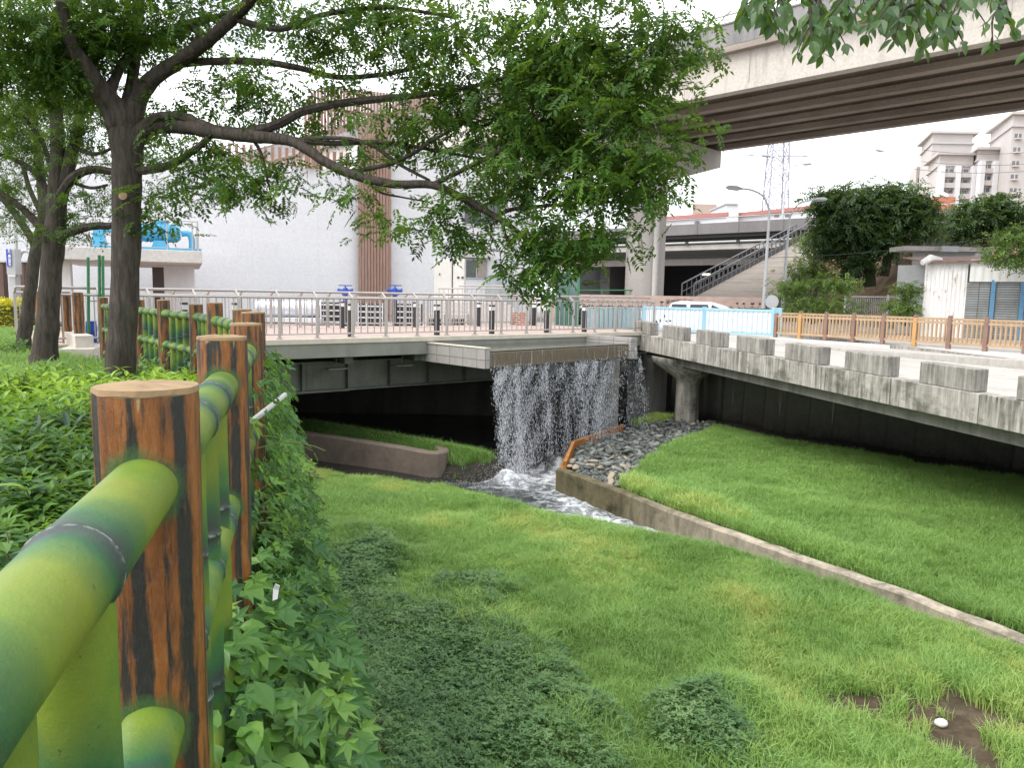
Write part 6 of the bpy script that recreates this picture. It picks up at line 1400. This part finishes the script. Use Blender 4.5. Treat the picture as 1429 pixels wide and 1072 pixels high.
# van
M_CARW=plain('white_car_paint',(.80,.80,.80),.25,0,.02,3,.5,0); M_TYRE=plain('tyre_rubber',(.02,.02,.02),.8)
vn2=thing('white_van','white passenger van parked behind the light blue barrier','van',at(990,450,36.5)); vv=at(986,450,36.75); vv.z=0 
def vpt(x,y,z): a=-.22; return V(vv.x+x*math.cos(a)-y*math.sin(a),vv.y+x*math.sin(a)+y*math.cos(a),z-.52)
prof=[(-1.75,.35),(-1.78,.9),(-1.68,1.3),(-1.5,1.66),(-1.1,1.76),(0.2,1.72),(.75,1.55),(1.35,1.12),(2.0,1.0),(2.2,.75),(2.2,.35)]
m=MB(); n=len(prof); ws=[.80,.82,.80,.70,.66,.66,.68,.78,.78,.75,.75]
m.add([vpt(x*1.12,-w_,z*1.03) for (x,z),w_ in zip(prof,ws)]+[vpt(x*1.12,w_,z*1.03) for (x,z),w_ in zip(prof,ws)],[tuple(range(n-1,-1,-1)),tuple(range(n,2*n))]+[(i,i+1,i+1+n,i+n) for i in range(n-1)]+[(n-1,0,n,2*n-1)]); m.build('body',M_CARW,vn2,bevel=.05)
for x0,x1 in ((-1.72,-.98),(-.86,.02),(.12,.86)):
    m=MB(); zt2=1.66 if x1<.3 else 1.42; m.add([vpt(x0,-.835,1.17),vpt(x1+(.25 if x1>.5 else 0),-.835,1.17),vpt(x1-(.1 if x1>.5 else 0),-.745,zt2),vpt(x0+.06,-.735,1.66)],[(0,1,2,3)]); o=m.build('window',M_GLASS,vn2); s_=o.modifiers.new('thick','SOLIDIFY'); s_.thickness=.03; s_.offset=0
m=MB(); m.add([vpt(.92*1.12,-.66,1.60),vpt(1.48,-.76,1.22),vpt(1.48,.76,1.22),vpt(.92*1.12,.66,1.60)],[(0,1,2,3)]); o=m.build('windscreen',M_GLASS,vn2); s_=o.modifiers.new('thick','SOLIDIFY'); s_.thickness=.05; s_.offset=0
for x in (-1.3,1.45):
    for y in (-.74,.74): m=MB(); m.tube([vpt(x,y-.1,.31),vpt(x,y+.1,.31)],.31,16); w_=m.build('wheel',M_TYRE,vn2,True); m=MB(); m.tube([vpt(x,y-.12,.31),vpt(x,y-.101,.31)],.19,12); m.build('rim',M_STEEL,w_)
# scooters
def scooter(loc,rz,mat,label,first=[None]):
    s=thing('scooter',label,'scooter',(0,0,0),0,'scooters parked along the pink brick wall')
    m=MB(); m.tube([(-.55,0,.55),(-.2,0,.6),(.1,0,.42),(.3,0,.3)],[.14,.17,.12,.1],10); m.tube([(.45,0,.35),(.5,0,.7),(.42,0,.95)],[.13,.15,.1],10); m.box((.15,0,.28),(.5,.26,.06)); m.build('body',mat,s,True)
    m=MB(); m.tube([(-.6,0,.74),(-.3,0,.76),(0,0,.72)],[.10,.14,.10],8); m.build('seat',M_BLK,s,True)
    m=MB(); m.tube([(.40,-.34,1.03),(.42,0,1.0),(.40,.34,1.03)],.022,6); m.build('handlebar',M_BLK,s)
    for y in (-.3,.3): m=MB(); m.tube([(.4,y,1.03),(.42,y*1.25,1.22)],.01,5); m.ball((.42,y*1.3,1.27),(.02,.07,.05),8,5); m.build('mirror',M_BLK,s)
    for x in (-.5,.62): m=MB(); m.tube([(x,-.05,.22),(x,.05,.22)],.22,14); m.build('wheel',M_TYRE,s,True)
    m=MB(); m.ball((.56,0,.82),(.05,.09,.07),8,6); m.build('headlight',M_GLOW,s,True)
    return s
cols=[('dark blue',(.03,.05,.14)),('silver',(.45,.46,.48)),('black',(.02,.02,.022)),('white',(.65,.65,.65))]
sm=[plain('scooter_'+c[0].replace(' ','_'),c[1],.3,0,.05) for c in cols]
pro=[scooter((0,0,0),0,sm[i],'%s scooter in the row along the pink brick wall, seen over the barrier'%cols[i][0]) for i in range(4)]
xs=[(806,0),(820,1),(834,2),(848,3),(862,0),(876,2),(890,1),(902,3),(914,0),(924,2),(934,1),(1038,2),(1049,0),(1061,1)]
used=set()
for x,k in xs:
    p=at(x,430,39.0+random.uniform(-.2,.2)); lo=(p.x,p.y,-.06); rz=-1.9+random.uniform(-.25,.25)
    if k in used: o=dup(pro[k],lo,rz)
    else: pro[k].location=lo; pro[k].rotation_euler=(0,0,rz); used.add(k)
# pink wall with characters
M_PINK=tiled('pink_brick',(.56,.40,.34),(.50,.40,.36),.30,.09,.5,.01,.10,.85,grime=.12)
a,b=at(770,424,42.5),at(1068,424,41); a.z=b.z=0; zt3=at(935,413,42).z
m=MB(); m.hexa(*wallseg(a,b,.3,-.2,zt3)); pw=m.build('brick_wall',M_PINK); uvbox(pw); tag(pw,'low pink brick wall with small dark characters behind the parked scooters','wall')
M_DTXT=plain('dark_lettering',(.16,.11,.10),.6,0,0)
q=a.lerp(b,(950-770)/298.); text('汐岸區長安',V(q.x,q.y-.03,zt3-.42),.30,(R(90),0,math.atan2(b.y-a.y,b.x-a.x)),M_DTXT,'lettering',pw,.004,False,.002)
gm=thing('green_rail_fence','thin green pipe fence in front of the flyover pier','fence',at(855,413,43.5)); m=MB(); a,b=at(808,405,43.5),at(905,405,43.2); m.tube([a,b],.035,6); m.tube([a-V(0,0,.5),b-V(0,0,.5)],.02,6); m.build('rail',M_GRNP,gm)
for i in range(4): q=a.lerp(b,i/3); MB().tube([V(q.x,q.y,0),q],.04,6).build('post',M_GRNP,gm)
gk=thing('green_booth','dark green glazed booth partly hidden by the hanging foliage','booth',at(793,420,38)); m=MB(); boxat(m,776,807,384,440,38,1.6,-.1); m.build('glass',plain('green_glass',(.10,.17,.16),.15,0,.2,1,.5),gk)
m=MB()
for x in (776,791,807): boxat(m,x-1,x+1,383,440,37.94,.059,-.1)
boxat(m,775,808,381,383.8,37.9,1.7); m.build('frame',M_GRNP,gk)
mr=thing('round_mirror','round traffic mirror seen from the back beside the blue barrier','traffic mirror',at(1077,440,31)); q=at(1077,421,31); m=MB(); m.tube([q+V(0,-.03,0),q+V(0,.05,0)],[.27,.22],20); m.build('disc',M_GREYP,mr,True); MB().tube([V(q.x,q.y+.08,-.1),V(q.x,q.y+.08,q.z)],.035,8).build('pole',M_LAMPP,mr)
# shed
def corr(name,P,Q,z0,z1,mat,parent,pitch=.16,dp=.03):
    d=(Q-P); d.z=0; L_=d.length; d/=L_; n=V(d.y,-d.x,0); k=int(L_/pitch*4); m=MB(); vs=[]
    for i in range(k+1):
        s=L_*i/k; o=dp*(1 if (i%4) in (1,2) else 0); q=P+d*s+n*o; vs+= [V(q.x,q.y,z0),V(q.x,q.y,z1)]
    m.add(vs,[(2*i,2*i+2,2*i+3,2*i+1) for i in range(k)]); return m.build(name,mat,parent)
def rusty():
    g=G('rusty_white_sheet'); base=g.ramp(g.noise(2,(1,1,.3)),[(.3,(.60,.59,.57)),(.7,(.74,.73,.71))]); f=g.ramp(g.noise(1,(5,5,1.3),9,.75,.3),[(.56,0.),(.68,.9)]); c=g.mix(f,base,(.24,.12,.07)); return g.done(c,.5,0,.3)
M_RUSTY=rusty(); M_SHED=plain('white_sheet',(.66,.66,.64),.45,0,.06,2,grime=.25)
sh=thing('metal_shed','rust streaked white corrugated metal shed with closed shutters at the right','shed',at(1350,450,33))
s0,s1,s2=at(1285,455,33.5),at(1344,458,32.5),at(1500,462,30); 
for q in (s0,s1,s2): q.z=0
corr('rusty_wall',s0,s1,-.1,at(1300,368,33.3).z,M_RUSTY,sh); corr('upper_wall',s1+V(.02,-.12,0),s2+V(0,-.12,0),at(1345,393,32.4).z,at(1345,362,32.4).z,M_SHED,sh,.3,.03)
zs2=at(1345,394,32.4).z
M_SHUT=tiled('grey_shutter',(.26,.28,.28),(.10,.10,.10),3.0,.10,0,.02,.18,.5,grime=.5,gc=(.14,.10,.07))
M_BLP=plain('blue_frame_paint',(.09,.22,.36),.4)
ds=(s2-s1); ds_l=ds.length; ds/=ds_l
def sx(x):
    d=ray(x,400); return (s1.y*d.x-s1.x*d.y)/(ds.x*d.y-ds.y*d.x)
for xa,xb in ((1346,1382),(1391,1424),(1432,1480)):
    m=MB(); m.hexa(*wallseg(s1+ds*sx(xa),s1+ds*sx(xb),.05,-.1,zs2)); uvbox(m.build('shutter',M_SHUT,sh))
for xa in (1386.5,1428): m=MB(); q=s1+ds*sx(xa); m.box((q.x,q.y-.02,zs2/2),(.16,.14,zs2+.2),math.atan2(ds.y,ds.x)); m.build('post',M_BLP,sh)
m=MB(); zr=at(1300,366,33.3).z; m.add([V(s0.x-.1,s0.y-.3,zr),V(s2.x,s2.y-.3,at(1345,361,32.4).z+.05),V(s2.x+2,s2.y+5,zr+.5),V(s0.x+1.5,s0.y+5,zr+.5)],[(0,1,2,3)]); o=m.build('roof',plain('rusted_roof_sheet',(.20,.11,.075),.7,0,.4,3),sh); s_=o.modifiers.new('thick','SOLIDIFY'); s_.thickness=.06
m=MB(); m.hexa(*wallseg(s0+V(.3,3,0),s2+V(.3,3,0),.1,-.1,zr)); m.build('back_wall',bpy.data.materials['grey_paint'],sh)
m=MB(); q=at(1300,362,33.1); m.tube([q+V(-.4,0,-.15),q+V(0,.1,.05),q+V(.5,.1,.0)],[.12,.18,.08],7); m.build('crumpled_sheet',M_RUSTY,sh)
cs_=thing('concrete_outhouse','plain grey concrete outhouse with a flat slab roof behind the metal shed','outhouse',at(1320,400,41))
m=MB(); boxat(m,1277,1352,349.5,450,41,.8,-.1); boxat(m,1352.2,1384,349.5,362,43,1.0,3.0); m.build('wall',plain('outhouse_concrete',(.33,.32,.32),.85,0,.1,1,grime=.3),cs_); m=MB(); boxat(m,1262,1386,343,349.2,40.2,1.6); m.build('roof_slab',M_PIER,cs_)
m=MB(); boxat(m,1315,1338,343.2,351,39.9,.25); m.build('box',M_GREYP,cs_)
ch=thing('chain_link_fence','grey chain link fence at the foot of the hillside behind the timber look fence','fence',at(1215,440,38.5)); a,b=at(1180,414,38.5),at(1285,415,38); m=MB(); m.tube([a,b],.035,6)
for i in range(40):
    p=a.lerp(b,i/40); q=a.lerp(b,(i+1)/40)
    m.tube([V(p.x,p.y,0),V(q.x,q.y,a.z)],.008,4); m.tube([V(q.x,q.y,0),V(p.x,p.y,a.z)],.008,4)
m.build('mesh',M_GREYP,ch)
for i in (0,.57,1): q=a.lerp(b,i); MB().tube([V(q.x,q.y,-.1),V(q.x,q.y,q.z+.1)],.06,8).build('post',M_LAMPP,ch)
# ---------------- background trees ----------------
M_BT=leafmat('dark_evergreen_leaf',(.016,.040,.016),(.038,.080,.026),(.075,.13,.035),.25,.5); M_BT2=leafmat('light_shrub_leaf',(.06,.12,.03),(.13,.21,.05),(.22,.30,.08),.35,.5)
def bgtree(name,label,blobs,mat,trunks,Y,ll,Lr=.5,per=1.0,t0=.45,clr=.4,cat='tree'):
    t=thing(name,label,cat,at(trunks[0][0][0],trunks[0][0][1],Y)); m=MB()
    for tr_ in trunks:
        P=[at(x,y,Y) for x,y,r in tr_]; m.tube(spline(P,3),[tr_[min(int(i/3),len(tr_)-1)][2]*Y/FPX for i in range(3*(len(P)-1)+1)],7)
    m.build('trunk',M_BARK,t,True); cen,ct=blob_centres(blobs,per*2.4,clr); crown_mesh(cen,'crown',mat,t,9,Lr,ll,.5,t0,.16,.3,ct); print(name,len(cen))
bgtree('dark_tree','large dark tree clump growing on the hillside in front of the viaduct',[(1175,290,40,30,50,2,.8),(1225,285,50,32,50,2,.8),(1270,285,34,28,50,1.6,.8),(1200,325,62,30,49.5,2,.8),(1258,312,42,24,49.5,1.8,.8),(1195,365,24,24,49,1.2,.8),(1160,330,24,32,50,1.5,.7),(1225,338,32,16,49,1.5,.7),(1150,275,18,14,50,1,.8),(1285,310,18,25,50,1.2,.8)],M_BT,[[(1215,400,8),(1210,350,7),(1200,300,5)],[(1235,385,6),(1245,330,5),(1260,290,3)]],50,.21,.6,1,.45,.45)
bgtree('dark_tree','rounded dark tree on the hillside behind the concrete outhouse at the right',[(1360,300,34,24,52,1.6,.8),(1400,300,24,30,52,1.5,.8),(1345,320,22,16,52,1.2,.8),(1385,285,24,14,52,1.2,.8)],M_BT,[[(1375,345,6),(1375,310,5),(1378,290,3)]],52,.21,.6,1,.5,.45)
bgtree('hill_scrub','thin scrub on the bare slope left of the dark tree clump',[(1135,345,24,26,54,1.5,.6),(1120,375,22,14,53,1.2,.5),(1145,372,20,14,53,1.2,.5)],M_BT2,[[(1135,395,3),(1137,360,2),(1135,340,2)]],53,.16,.45,.8,.3,.4,'shrub')
bgtree('light_tree','pale green tree leaning in at the right edge above the metal shed',[(1415,335,26,22,30,1,1.2),(1400,360,14,12,30,.6,1.2),(1430,360,20,14,30,.8,1.2)],M_BT2,[[(1445,455,5),(1440,400,4),(1425,345,3)]],30,.12,.35,1,.4,.28)
bgtree('shrub','loose pale green shrub behind the round traffic mirror',[(1105,400,28,14,35,.9,1),(1145,395,32,13,35,.9,1),(1180,402,18,14,35,.8,.8),(1120,425,32,14,34.5,.8,.8),(1160,425,25,13,34.5,.8,.7),(1185,428,18,12,34.5,.7,.5)],M_BT2,[[(1135,452,3),(1135,425,2.5),(1140,400,1.5)],[(1133,452,2.5),(1115,420,2),(1100,400,1)]],35,.12,.35,.9,.35,.28,'shrub')
bgtree('shrub','rounded bright green bush beside the rusty shed wall',[(1262,405,18,12,34,.7,1.2),(1258,425,25,15,34,.8,1.2),(1268,440,22,10,34,.7,1)],M_BT2,[[(1262,455,3),(1262,430,2.5),(1260,405,1.5)]],34,.11,.33,1,.5,.25,'shrub')
# cables
M_CAB2=plain('black_cable',(.05,.05,.055),.6)
for (x0,y0,Y0,x1,y1,Y1,sg,la) in ((1165,180,120,1440,212,110,1.5,'upper thin power cable crossing the sky left of the apartment tower'),(1150,195,120,1440,228,110,1.5,'middle thin power cable crossing the sky left of the apartment tower'),(1180,217,120,1440,238,110,1.2,'lower thin power cable crossing the sky left of the apartment tower'),(930,357,48,1440,322,40,.6,'low cable strung across the hillside trees above the metal shed')):
    a,b=at(x0,y0,Y0),at(x1,y1,Y1); P=[a.lerp(b,i/16)-V(0,0,sg*4*(i/16)*(1-i/16)) for i in range(17)]; tag(MB().tube(P,.03 if Y0>100 else .015,5).build('power_cable',M_CAB2),la,'cable')
# dry leaf on a thread below the twigs
q=at(997,14,3.2); v=[];f=[]; leaf_at(v,f,q+V(0,0,.02),V(.1,-.2,-1),V(1,-.3,0),.045,.018); MBx=MB(); MBx.add(v,f); MBx.tube([q+V(0,0,.02),q+V(.01,0,.25)],.0006,4); tag(MBx.build('dry_leaf',plain('dry_leaf_brown',(.30,.15,.04),.6)),'single dry brown leaf hanging against the white sky near the flyover','leaf')
